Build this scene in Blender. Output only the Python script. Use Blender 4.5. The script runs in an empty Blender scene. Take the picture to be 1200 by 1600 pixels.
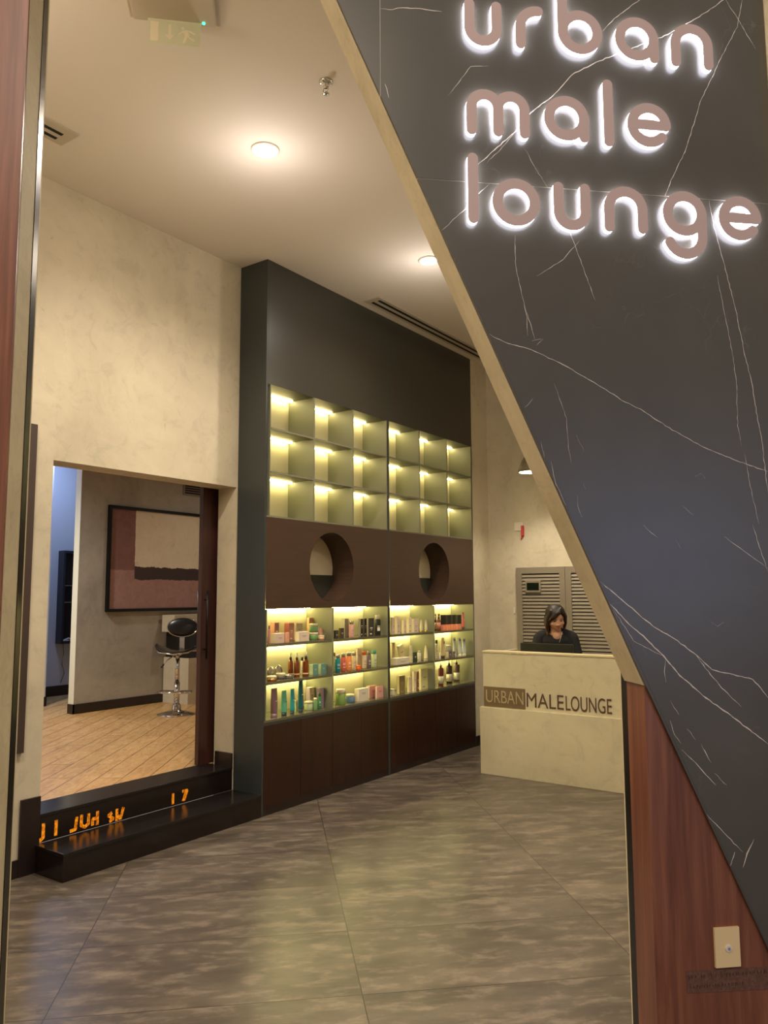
import bpy, bmesh, math, random
from mathutils import Vector, Matrix
random.seed(7)
C = bpy.context.scene.collection
SC = bpy.context.scene
R = math.radians

# ------------------------------------------------------------------ camera
H = 1.6
cam = bpy.data.cameras.new('camera')
cam.sensor_fit = 'VERTICAL'
cam.sensor_height = 36.0
cam.lens = 36.0 * 1223.1 / 1600.0
cam.clip_start = 0.05
camo = bpy.data.objects.new('camera', cam)
C.objects.link(camo)
P_, RO, YA = 0.10595, -0.00412, 0.61549
fw = Vector((-math.sin(YA), math.cos(YA), 0))
rt = Vector((math.cos(YA), math.sin(YA), 0))
up = Vector((0, 0, 1))
f2 = fw * math.cos(P_) + up * math.sin(P_)
u2 = up * math.cos(P_) - fw * math.sin(P_)
r3 = rt * math.cos(RO) + u2 * math.sin(RO)
u3 = u2 * math.cos(RO) - rt * math.sin(RO)
camo.matrix_world = Matrix(((r3.x, u3.x, -f2.x, 0), (r3.y, u3.y, -f2.y, 0), (r3.z, u3.z, -f2.z, H), (0, 0, 0, 1)))
SC.camera = camo

# ------------------------------------------------------------------ view, world, lights
SC.view_settings.view_transform = 'Standard'
SC.view_settings.look = 'None'
SC.view_settings.gamma = 1.0
SC.view_settings.exposure = 0.22
SC.view_settings.use_curve_mapping = False
SC.cycles.max_bounces = 8
SC.cycles.diffuse_bounces = 5
SC.cycles.sample_clamp_indirect = 6.0
SC.cycles.caustics_reflective = False
SC.cycles.caustics_refractive = False
SC.cycles.use_denoising = True
W = bpy.data.worlds.new('mall_ambient')
SC.world = W
W.use_nodes = True
W.node_tree.nodes['Background'].inputs[0].default_value = (1.0, 0.86, 0.74, 1)
W.node_tree.nodes['Background'].inputs[1].default_value = 0.36

ROOM_WARM = (1.0, 0.86, 0.67)
FA = 0.81133
FD = Vector((math.sin(FA), math.cos(FA), 0))      # along the shopfront
FN = Vector((-math.cos(FA), math.sin(FA), 0))     # into the shop
DF = 2.25


def F(s, t, z):
    p = FD * s + FN * (DF + t)
    return Vector((p.x, p.y, z))


def spot(name, loc, power, color, size, blend=0.6, radius=0.05, aim=None):
    l = bpy.data.lights.new(name, 'SPOT')
    l.energy = power
    l.color = color
    l.spot_size = R(size)
    l.spot_blend = blend
    l.shadow_soft_size = radius
    o = bpy.data.objects.new(name, l)
    o.location = loc
    if aim is not None:
        o.rotation_euler = (Vector(aim) - Vector(loc)).to_track_quat('-Z', 'Y').to_euler()
    C.objects.link(o)
    return o


def area(name, loc, power, color, sx, sy, aim):
    l = bpy.data.lights.new(name, 'AREA')
    l.shape = 'RECTANGLE'
    l.size = sx
    l.size_y = sy
    l.energy = power
    l.color = color
    o = bpy.data.objects.new(name, l)
    o.location = loc
    o.rotation_euler = (Vector(aim) - Vector(loc)).to_track_quat('-Z', 'Y').to_euler()
    C.objects.link(o)
    return o


ZC = 4.22
# recessed downlights of the shop (the last two are hidden by the shopfront)
SPOTS = [(-3.09, 3.17), (-3.12, 5.04), (-0.9, 4.6), (-1.2, 6.3), (-3.07, 1.2)]
SPOT_W = [185, 130, 150, 62, 180]
for i, (x, y) in enumerate(SPOTS):
    spot('downlight_beam', (x, y, ZC - 0.03), SPOT_W[i], ROOM_WARM, 150, 0.9, 0.06)
    pl_ = bpy.data.lights.new('ceiling_halo_fill', 'POINT')  # bare point light added for a soft halo on the ceiling
    pl_.energy = 3.0
    pl_.color = (1.0, 0.93, 0.92)
    pl_.shadow_soft_size = 0.05
    po_ = bpy.data.objects.new('ceiling_halo_fill', pl_)
    po_.location = (x, y, ZC - 0.26)
    C.objects.link(po_)
    pl_ = bpy.data.lights.new('ceiling_fill', 'POINT')  # second bare point light, added to brighten ceiling and upper walls
    pl_.energy = (8, 6, 8, 3, 8)[i]
    pl_.color = (1.0, 0.86, 0.68)
    pl_.shadow_soft_size = 0.12
    po_ = bpy.data.objects.new('ceiling_fill', pl_)
    po_.location = (x, y, ZC - 0.75)
    C.objects.link(po_)
# salon behind the left wall
spot('salon_downlight_beam', (-7.3, 3.4, 3.55), 330, (1.0, 0.94, 0.84), 150, 0.9, 0.08)
spot('salon_downlight_beam', (-6.4, 6.9, 3.55), 45, (1.0, 0.85, 0.66), 150, 0.9, 0.08)
area('washroom_cool_light', (-8.7, 5.3, 3.5), 34, (0.42, 0.58, 1.0), 0.5, 0.9, (-9.3, 5.8, 0))
# mall concourse lights, above and behind the camera
area('concourse_ceiling_light', (0.6, -1.6, 5.4), 104, (1.0, 0.85, 0.70), 2.4, 1.2, F(0.9, 0, 1.4))
area('concourse_ceiling_light', (-2.6, -2.0, 5.4), 50, (1.0, 0.72, 0.50), 1.5, 1.5, F(-1.2, 0, 1.2))

area('blue_marble_tint_fill', F(4.6, -7.2, 2.05), 33, (0.30, 0.48, 1.0), 3.0, 2.0, F(1.1, 0, 1.7))  # unseen area light added to lay a bluish reflection on the marble

# ------------------------------------------------------------------ materials


def lin(c):
    return tuple(((v / 255.0) / 12.92 if v / 255.0 <= 0.04045 else ((v / 255.0 + 0.055) / 1.055) ** 2.4) for v in c)


def mat(name, rgb, rough=0.5, metal=0.0, emis=None, es=0.0, coat=0.0, trans=0.0, spec=0.5):
    m = bpy.data.materials.new(name)
    m.use_nodes = True
    b = m.node_tree.nodes['Principled BSDF']
    c = lin(rgb)
    b.inputs['Base Color'].default_value = (*c, 1)
    b.inputs['Roughness'].default_value = rough
    b.inputs['Metallic'].default_value = metal
    b.inputs['Coat Weight'].default_value = coat
    b.inputs['Transmission Weight'].default_value = trans
    b.inputs['Specular IOR Level'].default_value = spec
    if emis:
        b.inputs['Emission Color'].default_value = (*lin(emis), 1)
        b.inputs['Emission Strength'].default_value = es
    return m


def nd(m, t, **kw):
    n = m.node_tree.nodes.new(t)
    for k, v in kw.items():
        setattr(n, k, v)
    return n


def lk(m, a, b):
    m.node_tree.links.new(a, b)


def coords(m, scale=(1, 1, 1), rotz=0.0):
    g = nd(m, 'ShaderNodeNewGeometry')
    mp = nd(m, 'ShaderNodeMapping')
    mp.inputs['Rotation'].default_value = (0, 0, rotz)
    mp.inputs['Scale'].default_value = scale
    lk(m, g.outputs['Position'], mp.inputs['Vector'])
    return mp.outputs['Vector']


def noise(m, vec, scale, detail=5, rough=0.6, dist=0.0):
    n = nd(m, 'ShaderNodeTexNoise')
    n.inputs['Scale'].default_value = scale
    n.inputs['Detail'].default_value = detail
    n.inputs['Roughness'].default_value = rough
    n.inputs['Distortion'].default_value = dist
    lk(m, vec, n.inputs['Vector'])
    return n.outputs['Fac']


def ramp(m, fac, stops):
    r = nd(m, 'ShaderNodeValToRGB')
    e = r.color_ramp.elements
    while len(e) < len(stops):
        e.new(0.5)
    for i, (p, c) in enumerate(stops):
        e[i].position = p
        e[i].color = (*lin(c), 1) if len(c) == 3 else c
    lk(m, fac, r.inputs['Fac'])
    return r.outputs['Color']


def mix(m, fac, a, b, blend='MIX'):
    n = nd(m, 'ShaderNodeMix', data_type='RGBA', blend_type=blend)
    for sock, v in ((n.inputs[0], fac), (n.inputs[6], a), (n.inputs[7], b)):
        if hasattr(v, 'links'):
            lk(m, v, sock)
        elif isinstance(v, (int, float)):
            sock.default_value = v
        else:
            sock.default_value = (*lin(v), 1)
    return n.outputs[2]


def bump(m, h, strength=0.2, dist=0.01):
    b = nd(m, 'ShaderNodeBump')
    b.inputs['Strength'].default_value = strength
    b.inputs['Distance'].default_value = dist
    lk(m, h, b.inputs['Height'])
    lk(m, b.outputs['Normal'], m.node_tree.nodes['Principled BSDF'].inputs['Normal'])


def base(m, col):
    lk(m, col, m.node_tree.nodes['Principled BSDF'].inputs['Base Color'])


def plaster(name, lo, mid, hi, rough=0.75, scale=1.1):
    m = mat(name, mid, rough)
    v = coords(m)
    n1 = noise(m, v, scale, 6, 0.62, 0.6)
    n2 = noise(m, v, scale * 5.5, 5, 0.7, 1.2)
    c1 = ramp(m, n1, [(0.32, lo), (0.5, mid), (0.68, hi)])
    c2 = ramp(m, n2, [(0.34, tuple(int(x * 0.86) for x in mid)), (0.46, mid), (0.8, hi)])
    c = mix(m, 0.35, c1, c2)
    n3 = noise(m, v, scale * 3.1, 4, 0.75, 2.5)
    blot = ramp(m, n3, [(0.0, (255, 255, 255)), (0.66, (255, 255, 255)), (0.74, (206, 200, 186))])
    c = mix(m, 0.7, c, blot, 'MULTIPLY')
    base(m, c)
    bump(m, n2, 0.15, 0.01)
    return m


M = {}
M['plaster'] = plaster('beige_microcement', (178, 168, 146), (202, 192, 168), (216, 206, 182))
M['plaster_grey'] = plaster('grey_microcement', (142, 138, 130), (166, 161, 151), (184, 179, 168))
M['plaster_front'] = plaster('shopfront_microcement', (186, 170, 132), (206, 190, 150), (220, 204, 164), 0.7, 3.0)
M['desk_cement'] = plaster('desk_microcement', (184, 174, 146), (202, 192, 162), (216, 206, 176))
M['ceiling'] = mat('ceiling_paint', (224, 214, 200), 0.8)
M['brown'] = mat('brown_laminate', (92, 62, 46), 0.42)
v = coords(M['brown'], (1, 1, 14))
base(M['brown'], ramp(M['brown'], noise(M['brown'], v, 4, 5), [(0.3, (62, 44, 33)), (0.7, (72, 51, 39))]))
M['dark'] = mat('dark_olive_laminate', (58, 56, 50), 0.33)
M['slate'] = mat('slate_laminate', (54, 58, 58), 0.35)
M['cell'] = mat('niche_lining', (206, 200, 170), 0.5)
M['led'] = mat('led_strip', (255, 240, 190), 0.5, emis=(255, 236, 165), es=36)


def wood(name, a, b, c, rough=0.35, rot=0.0, axis=(14, 14, 0.7), coat=0.0):
    m = mat(name, b, rough, coat=coat)
    v = coords(m, axis)
    n1 = noise(m, v, 1.3, 8, 0.62, 1.3)
    n2 = noise(m, v, 9, 4, 0.6, 0.3)
    f = nd(m, 'ShaderNodeMath', operation='ADD')
    lk(m, n1, f.inputs[0])
    s = nd(m, 'ShaderNodeMath', operation='MULTIPLY')
    s.inputs[1].default_value = 0.22
    lk(m, n2, s.inputs[0])
    lk(m, s.outputs[0], f.inputs[1])
    base(m, ramp(m, f.outputs[0], [(0.42, a), (0.6, b), (0.78, c)]))
    return m


M['wood'] = wood('red_mahogany', (98, 56, 38), (120, 72, 50), (138, 88, 64))
M['door_wood'] = wood('dark_mahogany', (34, 16, 11), (44, 20, 13), (54, 26, 18), 0.3)
M['leaf_wood'] = wood('sliding_door_mahogany', (48, 26, 22), (62, 34, 29), (72, 41, 35), 0.4)
M['granite'] = mat('black_granite', (26, 24, 24), 0.22)
v = coords(M['granite'])
base(M['granite'], ramp(M['granite'], noise(M['granite'], v, 160, 3), [(0.3, (18, 16, 16)), (0.62, (32, 28, 27)), (0.8, (70, 66, 62))]))
M['skirting'] = mat('dark_skirting', (38, 28, 26), 0.3)
M['metal_black'] = mat('black_aluminium', (30, 28, 26), 0.3, 0.6)
M['cream_plate'] = mat('cream_plate', (226, 202, 154), 0.45)
M['white'] = mat('white_plastic', (226, 218, 204), 0.45)
M['vent'] = mat('vent_paint', (190, 178, 158), 0.6)
M['slot'] = mat('vent_slot_black', (14, 12, 12), 0.8)
M['chrome'] = mat('chrome', (220, 220, 220), 0.08, 1.0)
M['black_leather'] = mat('black_leather', (24, 24, 26), 0.28)
M['grey'] = mat('grey_louvre_paint', (140, 130, 112), 0.5)
M['louver_dark'] = mat('louvre_recess', (40, 32, 22), 0.7)
M['black'] = mat('black_plastic', (26, 27, 24), 0.35)
M['letter'] = mat('mauve_letter_face', (182, 160, 156), 0.4)
M['glow'] = mat('letter_glow_edge', (255, 255, 255), 0.5, emis=(236, 236, 255), es=10)
M['lamp'] = mat('lamp_lens', (255, 255, 255), 0.5, emis=(255, 246, 232), es=30)
M['amber_reflection'] = mat('amber_sign_reflection', (90, 40, 0), 0.3)  # emission imitates a sign mirrored in the glossy riser
v = coords(M['amber_reflection'])
b_ = M['amber_reflection'].node_tree.nodes['Principled BSDF']
lk(M['amber_reflection'], ramp(M['amber_reflection'], noise(M['amber_reflection'], v, 60, 3), [(0.35, (120, 52, 4)), (0.6, (236, 140, 24))]), b_.inputs['Emission Color'])
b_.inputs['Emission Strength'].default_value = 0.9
M['green_led'] = mat('green_pilot', (40, 220, 150), 0.4, emis=(60, 255, 190), es=4)
M['vein'] = mat('marble_vein', (208, 197, 184), 0.35)
M['grout'] = mat('pale_joint', (176, 164, 146), 0.6)
M['display'] = mat('green_display', (20, 30, 18), 0.2)
M['blue_tile'] = mat('white_wall_tile', (196, 198, 204), 0.35)
M['navy'] = mat('dark_cabinet', (40, 40, 46), 0.3)
M['red'] = mat('red_plastic', (186, 62, 58), 0.5)
M['cord'] = mat('grey_cord', (60, 60, 66), 0.5)

# marble
m = M['marble'] = mat('dark_marble', (64, 58, 54), 0.30, spec=0.6)
v = coords(m)
n1 = noise(m, v, 1.4, 6, 0.6, 0.5)
c = ramp(m, n1, [(0.3, (68, 64, 56)), (0.55, (75, 71, 62)), (0.75, (81, 77, 70))])
vo = nd(m, 'ShaderNodeTexVoronoi', feature='DISTANCE_TO_EDGE')
vo.inputs['Scale'].default_value = 3.2
vv = nd(m, 'ShaderNodeVectorMath', operation='MULTIPLY_ADD')
nn = nd(m, 'ShaderNodeTexNoise')
nn.inputs['Scale'].default_value = 2.2
nn.inputs['Detail'].default_value = 5
lk(m, v, nn.inputs['Vector'])
lk(m, nn.outputs['Color'], vv.inputs[0])
vv.inputs[1].default_value = (0.9, 0.9, 0.9)
lk(m, v, vv.inputs[2])
lk(m, vv.outputs[0], vo.inputs['Vector'])
line = ramp(m, vo.outputs['Distance'], [(0.0, (255, 255, 255)), (0.006, (0, 0, 0))])
gate = ramp(m, noise(m, v, 3.0, 3, 0.6), [(0.56, (0, 0, 0)), (0.72, (120, 120, 120))])
lm = mix(m, 1.0, line, gate, 'MULTIPLY')
base(m, mix(m, lm, c, (170, 160, 150)))

# floor tiles laid parallel to the shopfront (1.22 x 0.61 m)
m = M['tile'] = mat('stone_look_tile', (120, 110, 95), 0.34)
g = nd(m, 'ShaderNodeNewGeometry')
dS = nd(m, 'ShaderNodeVectorMath', operation='DOT_PRODUCT')
dS.inputs[1].default_value = FD
dT = nd(m, 'ShaderNodeVectorMath', operation='DOT_PRODUCT')
dT.inputs[1].default_value = FN
lk(m, g.outputs['Position'], dS.inputs[0])
lk(m, g.outputs['Position'], dT.inputs[0])
cmb = nd(m, 'ShaderNodeCombineXYZ')
lk(m, dS.outputs['Value'], cmb.inputs[0])
lk(m, dT.outputs['Value'], cmb.inputs[1])


def stretch(sx, sy):
    mp = nd(m, 'ShaderNodeMapping')
    mp.inputs['Scale'].default_value = (sx, sy, 1)
    lk(m, cmb.outputs[0], mp.inputs['Vector'])
    return mp.outputs['Vector']


def cell(val, off, period):
    a = nd(m, 'ShaderNodeMath', operation='SUBTRACT')
    a.inputs[1].default_value = off
    lk(m, val, a.inputs[0])
    b = nd(m, 'ShaderNodeMath', operation='DIVIDE')
    b.inputs[1].default_value = period
    lk(m, a.outputs[0], b.inputs[0])
    fl = nd(m, 'ShaderNodeMath', operation='FLOOR')
    lk(m, b.outputs[0], fl.inputs[0])
    fr = nd(m, 'ShaderNodeMath', operation='FRACT')
    lk(m, b.outputs[0], fr.inputs[0])
    pp = nd(m, 'ShaderNodeMath', operation='PINGPONG')
    pp.inputs[1].default_value = 0.5
    lk(m, fr.outputs[0], pp.inputs[0])
    ls = nd(m, 'ShaderNodeMath', operation='LESS_THAN')
    ls.inputs[1].default_value = 0.0022 / period
    lk(m, pp.outputs[0], ls.inputs[0])
    return fl.outputs[0], ls.outputs[0]


i1, l1 = cell(dS.outputs['Value'], 0.385, 1.22)
i2, l2 = cell(dT.outputs['Value'], 3.32, 0.61)
cid = nd(m, 'ShaderNodeCombineXYZ')
lk(m, i1, cid.inputs[0])
lk(m, i2, cid.inputs[1])
wn = nd(m, 'ShaderNodeTexWhiteNoise')
lk(m, cid.outputs[0], wn.inputs['Vector'])
off = nd(m, 'ShaderNodeVectorMath', operation='MULTIPLY_ADD')
off.inputs[1].default_value = (9, 9, 9)
lk(m, wn.outputs['Color'], off.inputs[0])
lk(m, stretch(1.0, 2.6), off.inputs[2])
nA = noise(m, off.outputs[0], 1.7, 5, 0.6, 0.2)
nB = noise(m, off.outputs[0], 5.5, 6, 0.68, 0.2)
cA = ramp(m, nA, [(0.32, (64, 58, 53)), (0.5, (90, 81, 72)), (0.66, (124, 112, 99))])
cB = ramp(m, nB, [(0.25, (70, 63, 56)), (0.5, (88, 80, 71)), (0.64, (142, 129, 114))])
cc = mix(m, 0.5, cA, cB)
mx = nd(m, 'ShaderNodeMath', operation='MAXIMUM')
lk(m, l1, mx.inputs[0])
lk(m, l2, mx.inputs[1])
base(m, mix(m, mx.outputs[0], cc, (48, 42, 36)))
rr = nd(m, 'ShaderNodeMapRange')
rr.inputs['From Min'].default_value = 0.3
rr.inputs['From Max'].default_value = 0.7
rr.inputs['To Min'].default_value = 0.30
rr.inputs['To Max'].default_value = 0.37
lk(m, nB, rr.inputs['Value'])
lk(m, rr.outputs[0], m.node_tree.nodes['Principled BSDF'].inputs['Roughness'])

# salon vinyl planks
m = M['planks'] = mat('oak_vinyl', (200, 160, 104), 0.4)
g = coords(m, (1, 1, 1), R(-126))
br = nd(m, 'ShaderNodeTexBrick')
br.offset = 0.37
br.inputs['Scale'].default_value = 1.0
br.inputs['Brick Width'].default_value = 1.25
br.inputs['Row Height'].default_value = 0.18
br.inputs['Mortar Size'].default_value = 0.004
br.inputs['Color1'].default_value = (*lin((206, 168, 114)), 1)
br.inputs['Color2'].default_value = (*lin((196, 156, 102)), 1)
br.inputs['Mortar'].default_value = (*lin((112, 78, 44)), 1)
lk(m, g, br.inputs['Vector'])
st_ = nd(m, 'ShaderNodeMapping')
st_.inputs['Scale'].default_value = (1, 4, 1)
lk(m, g, st_.inputs['Vector'])
gr = ramp(m, noise(m, st_.outputs[0], 6, 6, 0.7, 1.0), [(0.35, (206, 190, 170)), (0.6, (255, 255, 255))])
base(m, mix(m, 0.8, br.outputs['Color'], gr, 'MULTIPLY'))

# ------------------------------------------------------------------ mesh helpers


def label(o, lab=None, cat=None, group=None, kind=None):
    if lab:
        o['label'] = lab
    if cat:
        o['category'] = cat
    if group:
        o['group'] = group
    if kind:
        o['kind'] = kind
    return o


def thing(name, loc, lab, cat, group=None, rz=0.0):
    o = bpy.data.objects.new(name, None)
    o.empty_display_size = 0.05
    o.location = loc
    o.rotation_euler = (0, 0, rz)
    C.objects.link(o)
    o['_mw'] = 0
    del o['_mw']
    return label(o, lab, cat, group)


def world_of(o):
    mtx = Matrix.Translation(o.location) @ o.rotation_euler.to_matrix().to_4x4()
    return world_of(o.parent) @ mtx if o.parent else mtx


class MB:
    """collects shapes in world space; build() links them as one mesh object"""

    def __init__(self):
        self.bm = bmesh.new()
        self.mi = 0

    def _mark(self, verts):
        for v_ in verts:
            for f_ in v_.link_faces:
                f_.material_index = self.mi

    def box(self, x0, x1, y0, y1, z0, z1, tf=None, bev=0.0):
        vs = []
        for x in (x0, x1):
            for y in (y0, y1):
                for z in (z0, z1):
                    p = tf(x, y, z) if tf else (x, y, z)
                    vs.append(self.bm.verts.new(p))
        fs = []
        for q in ((0, 1, 3, 2), (4, 6, 7, 5), (0, 4, 5, 1), (2, 3, 7, 6), (0, 2, 6, 4), (1, 5, 7, 3)):
            fs.append(self.bm.faces.new([vs[i] for i in q]))
        for f_ in fs:
            f_.material_index = self.mi
        if bev > 0:
            es = list({e for f_ in fs for e in f_.edges})
            r_ = bmesh.ops.bevel(self.bm, geom=es, offset=bev, segments=2, profile=0.5, affect='EDGES')
            for f_ in r_['faces']:
                f_.material_index = self.mi
        return self

    def prism(self, poly, a, b, tf):
        """poly in (u, v); extruded from a to b; tf(u, w, v) -> world"""
        lo = [self.bm.verts.new(tf(u, a, v_)) for u, v_ in poly]
        hi = [self.bm.verts.new(tf(u, b, v_)) for u, v_ in poly]
        fs = [self.bm.faces.new(lo), self.bm.faces.new(hi[::-1])]
        n = len(poly)
        for i in range(n):
            fs.append(self.bm.faces.new([lo[i], hi[i], hi[(i + 1) % n], lo[(i + 1) % n]]))
        for f_ in fs:
            f_.material_index = self.mi
        return self

    def lathe(self, prof, cx, cy, z0, seg=20, sx=1.0, sy=1.0, mtx=None):
        """prof: list of (r, z); closed with caps where r==0"""
        rings = []
        for r_, z in prof:
            if r_ <= 1e-6:
                p = Vector((cx, cy, z0 + z))
                if mtx:
                    p = mtx @ p
                rings.append([self.bm.verts.new(p)])
            else:
                ring = []
                for k in range(seg):
                    a = 2 * math.pi * k / seg
                    p = Vector((cx + math.cos(a) * r_ * sx, cy + math.sin(a) * r_ * sy, z0 + z))
                    if mtx:
                        p = mtx @ p
                    ring.append(self.bm.verts.new(p))
                rings.append(ring)
        for i in range(len(rings) - 1):
            A, B = rings[i], rings[i + 1]
            for k in range(seg):
                k2 = (k + 1) % seg
                if len(A) == 1 and len(B) == 1:
                    continue
                if len(A) == 1:
                    f_ = self.bm.faces.new([A[0], B[k], B[k2]])
                elif len(B) == 1:
                    f_ = self.bm.faces.new([A[k], B[0], A[k2]])
                else:
                    f_ = self.bm.faces.new([A[k], B[k], B[k2], A[k2]])
                f_.material_index = self.mi
                f_.smooth = True
        if len(rings[0]) > 1:
            self.bm.faces.new(rings[0]).material_index = self.mi
        if len(rings[-1]) > 1:
            self.bm.faces.new(rings[-1][::-1]).material_index = self.mi
        return self

    def tube(self, pts, r_, seg=8, radii=None):
        pts = [Vector(p) for p in pts]
        rings = []
        for i, p in enumerate(pts):
            d = (pts[min(i + 1, len(pts) - 1)] - pts[max(i - 1, 0)]).normalized()
            a = d.cross(Vector((0, 0, 1)))
            if a.length < 1e-3:
                a = d.cross(Vector((1, 0, 0)))
            a.normalize()
            b = d.cross(a)
            rad = radii[i] if radii else r_
            rings.append([self.bm.verts.new(p + (a * math.cos(2 * math.pi * k / seg) + b * math.sin(2 * math.pi * k / seg)) * rad) for k in range(seg)])
        for i in range(len(rings) - 1):
            for k in range(seg):
                f_ = self.bm.faces.new([rings[i][k], rings[i + 1][k], rings[i + 1][(k + 1) % seg], rings[i][(k + 1) % seg]])
                f_.smooth = True
                f_.material_index = self.mi
        self.bm.faces.new(rings[0]).material_index = self.mi
        self.bm.faces.new(rings[-1][::-1]).material_index = self.mi
        return self

    def ball(self, c_, rx, ry, rz, mtx=None, sub=3):
        r_ = bmesh.ops.create_icosphere(self.bm, subdivisions=sub, radius=1.0)
        for v_ in r_['verts']:
            p = Vector((v_.co.x * rx, v_.co.y * ry, v_.co.z * rz))
            if mtx:
                p = mtx @ p
            v_.co = p + Vector(c_)
            for f_ in v_.link_faces:
                f_.smooth = True
                f_.material_index = self.mi
        return self

    def build(self, name, mats, parent=None, kind=None, lab=None):
        bmesh.ops.recalc_face_normals(self.bm, faces=self.bm.faces[:])
        me = bpy.data.meshes.new(name)
        if parent:
            inv = world_of(parent).inverted()
            self.bm.transform(inv)
        self.bm.to_mesh(me)
        self.bm.free()
        if not isinstance(mats, (list, tuple)):
            mats = [mats]
        for x in mats:
            me.materials.append(M[x] if isinstance(x, str) else x)
        o = bpy.data.objects.new(name, me)
        C.objects.link(o)
        if parent:
            o.parent = parent
        return label(o, lab=lab, kind=kind)


def struct(name, mb, m_, kind='structure'):
    return mb.build(name, m_, None, kind)

# ------------------------------------------------------------------ the setting


XW, XU = -4.425, -4.13
YB = 7.92
FT = 0.12
jl = -0.715
# floor of shop and concourse
struct('floor', MB().prism([(-4.425, -4.5), (4.5, -4.5), (4.5, 8.02), (-4.425, 8.02)], -0.06, 0.0, lambda u, w, v_: (u, v_, w)), 'tile')
# salon floor, raised
mbx = MB()
mbx.box(-10.2, -4.63, 1.5, 9.6, 0.1, 0.31)
struct('floor_salon', mbx, 'planks')
# ceiling of the shop: bounded by the shopfront
cA_, cB_ = F(-3.84, FT, 0), F(4.0, FT, 0)
struct('ceiling', MB().prism([(XW - 0.2, cA_.y), (cA_.x, cA_.y), (cB_.x, cB_.y), (1.45, 8.12), (XW - 0.2, 8.12)], ZC, ZC + 0.08, lambda u, w, v_: (u, v_, w)), 'ceiling')
mbx = MB()
mbx.box(-10.2, -4.63, 1.5, 9.6, 3.6, 3.7)
struct('ceiling_salon', mbx, 'ceiling')

# left wall with the doorway (opening y 2.725..4.27, z 0.31..2.44)
mbx = MB()
mbx.box(XW - 0.2, XW, -1.3, 2.722, 0, ZC)
mbx.box(XW - 0.2, XW, 2.722, 4.27, 2.44, ZC)
mbx.box(XW - 0.2, XW, 4.27, YB + 0.1, 0, ZC)
struct('wall_left', mbx, 'plaster')
mbx = MB()
mbx.box(XW, -4.15, 7.52, YB, 0, ZC)
struct('wall_nib', mbx, 'plaster')
struct('wall_back', MB().box(XW, 1.45, YB, YB + 0.1, 0, ZC), 'plaster')
struct('wall_right', MB().box(1.35, 1.45, cB_.y, YB, 0, ZC), 'plaster')

# shopfront, right of the diagonal opening
DS = [(1.105, 1.343), (-0.591, 5.2)]          # the diagonal edge upwards
core = [(1.105, 1.330), (4.0, 1.33), (4.0, 5.2), (-0.591, 5.2)]
struct('wall_front_right', MB().prism(core, 0.0, FT, lambda u, w, v_: F(u, w, v_)).prism([(1.72, 0), (4.0, 0), (4.0, 1.33), (1.72, 1.33)], 0.0, FT, F), 'plaster_front')
struct('wall_front_left', MB().prism([(-3.95, 0), (jl, 0), (jl, 5.2), (-3.95, 5.2)], 0.0, FT, F), 'plaster_front')
struct('wall_front_header', MB().prism([(jl, ZC), (-0.16, ZC), (-0.591, 5.2), (jl, 5.2)], 0.02, FT, F), 'plaster_front')
struct('trim_1', MB().prism([(1.627, 0), (1.80, 0), (1.80, 5.2), (1.627, 5.2)], -0.05, 0.0, F), 'plaster_front')
# skirtings
mbx = MB()
mbx.box(XW, XW + 0.012, -1.2, 2.60, 0, 0.10)
struct('baseboard_left', mbx, 'skirting')
struct('baseboard_doorway', MB().box(-4.60, XW + 0.004, 4.256, 4.27, 0.31, 0.425), 'skirting')
mbx = MB()
mbx.box(-4.15, -4.138, 7.52, YB, 0, 0.1)
mbx.box(-4.15, -3.6, YB - 0.012, YB, 0, 0.1)
struct('baseboard_back', mbx, 'skirting')

# ---- shopfront cladding
wf = thing('wood_cladding', F(1.3, 0, 0), 'red mahogany shopfront cladding below the diagonal marble edge', 'cladding')
mbx = MB()
mbx.prism([(1.112, 0), (1.72, 0), (1.112, 1.328)], 0.0, FT, F)
mbx.build('panel', 'wood', wf)
wl = MB().prism([(-3.9, 0), (jl - 0.001, 0), (jl - 0.001, 5.2), (-3.9, 5.2)], -0.012, 0.0, F).build('wood_cladding', 'wood')
label(wl, 'tall red mahogany cladding at the left edge of the shop entrance', 'cladding')

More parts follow.
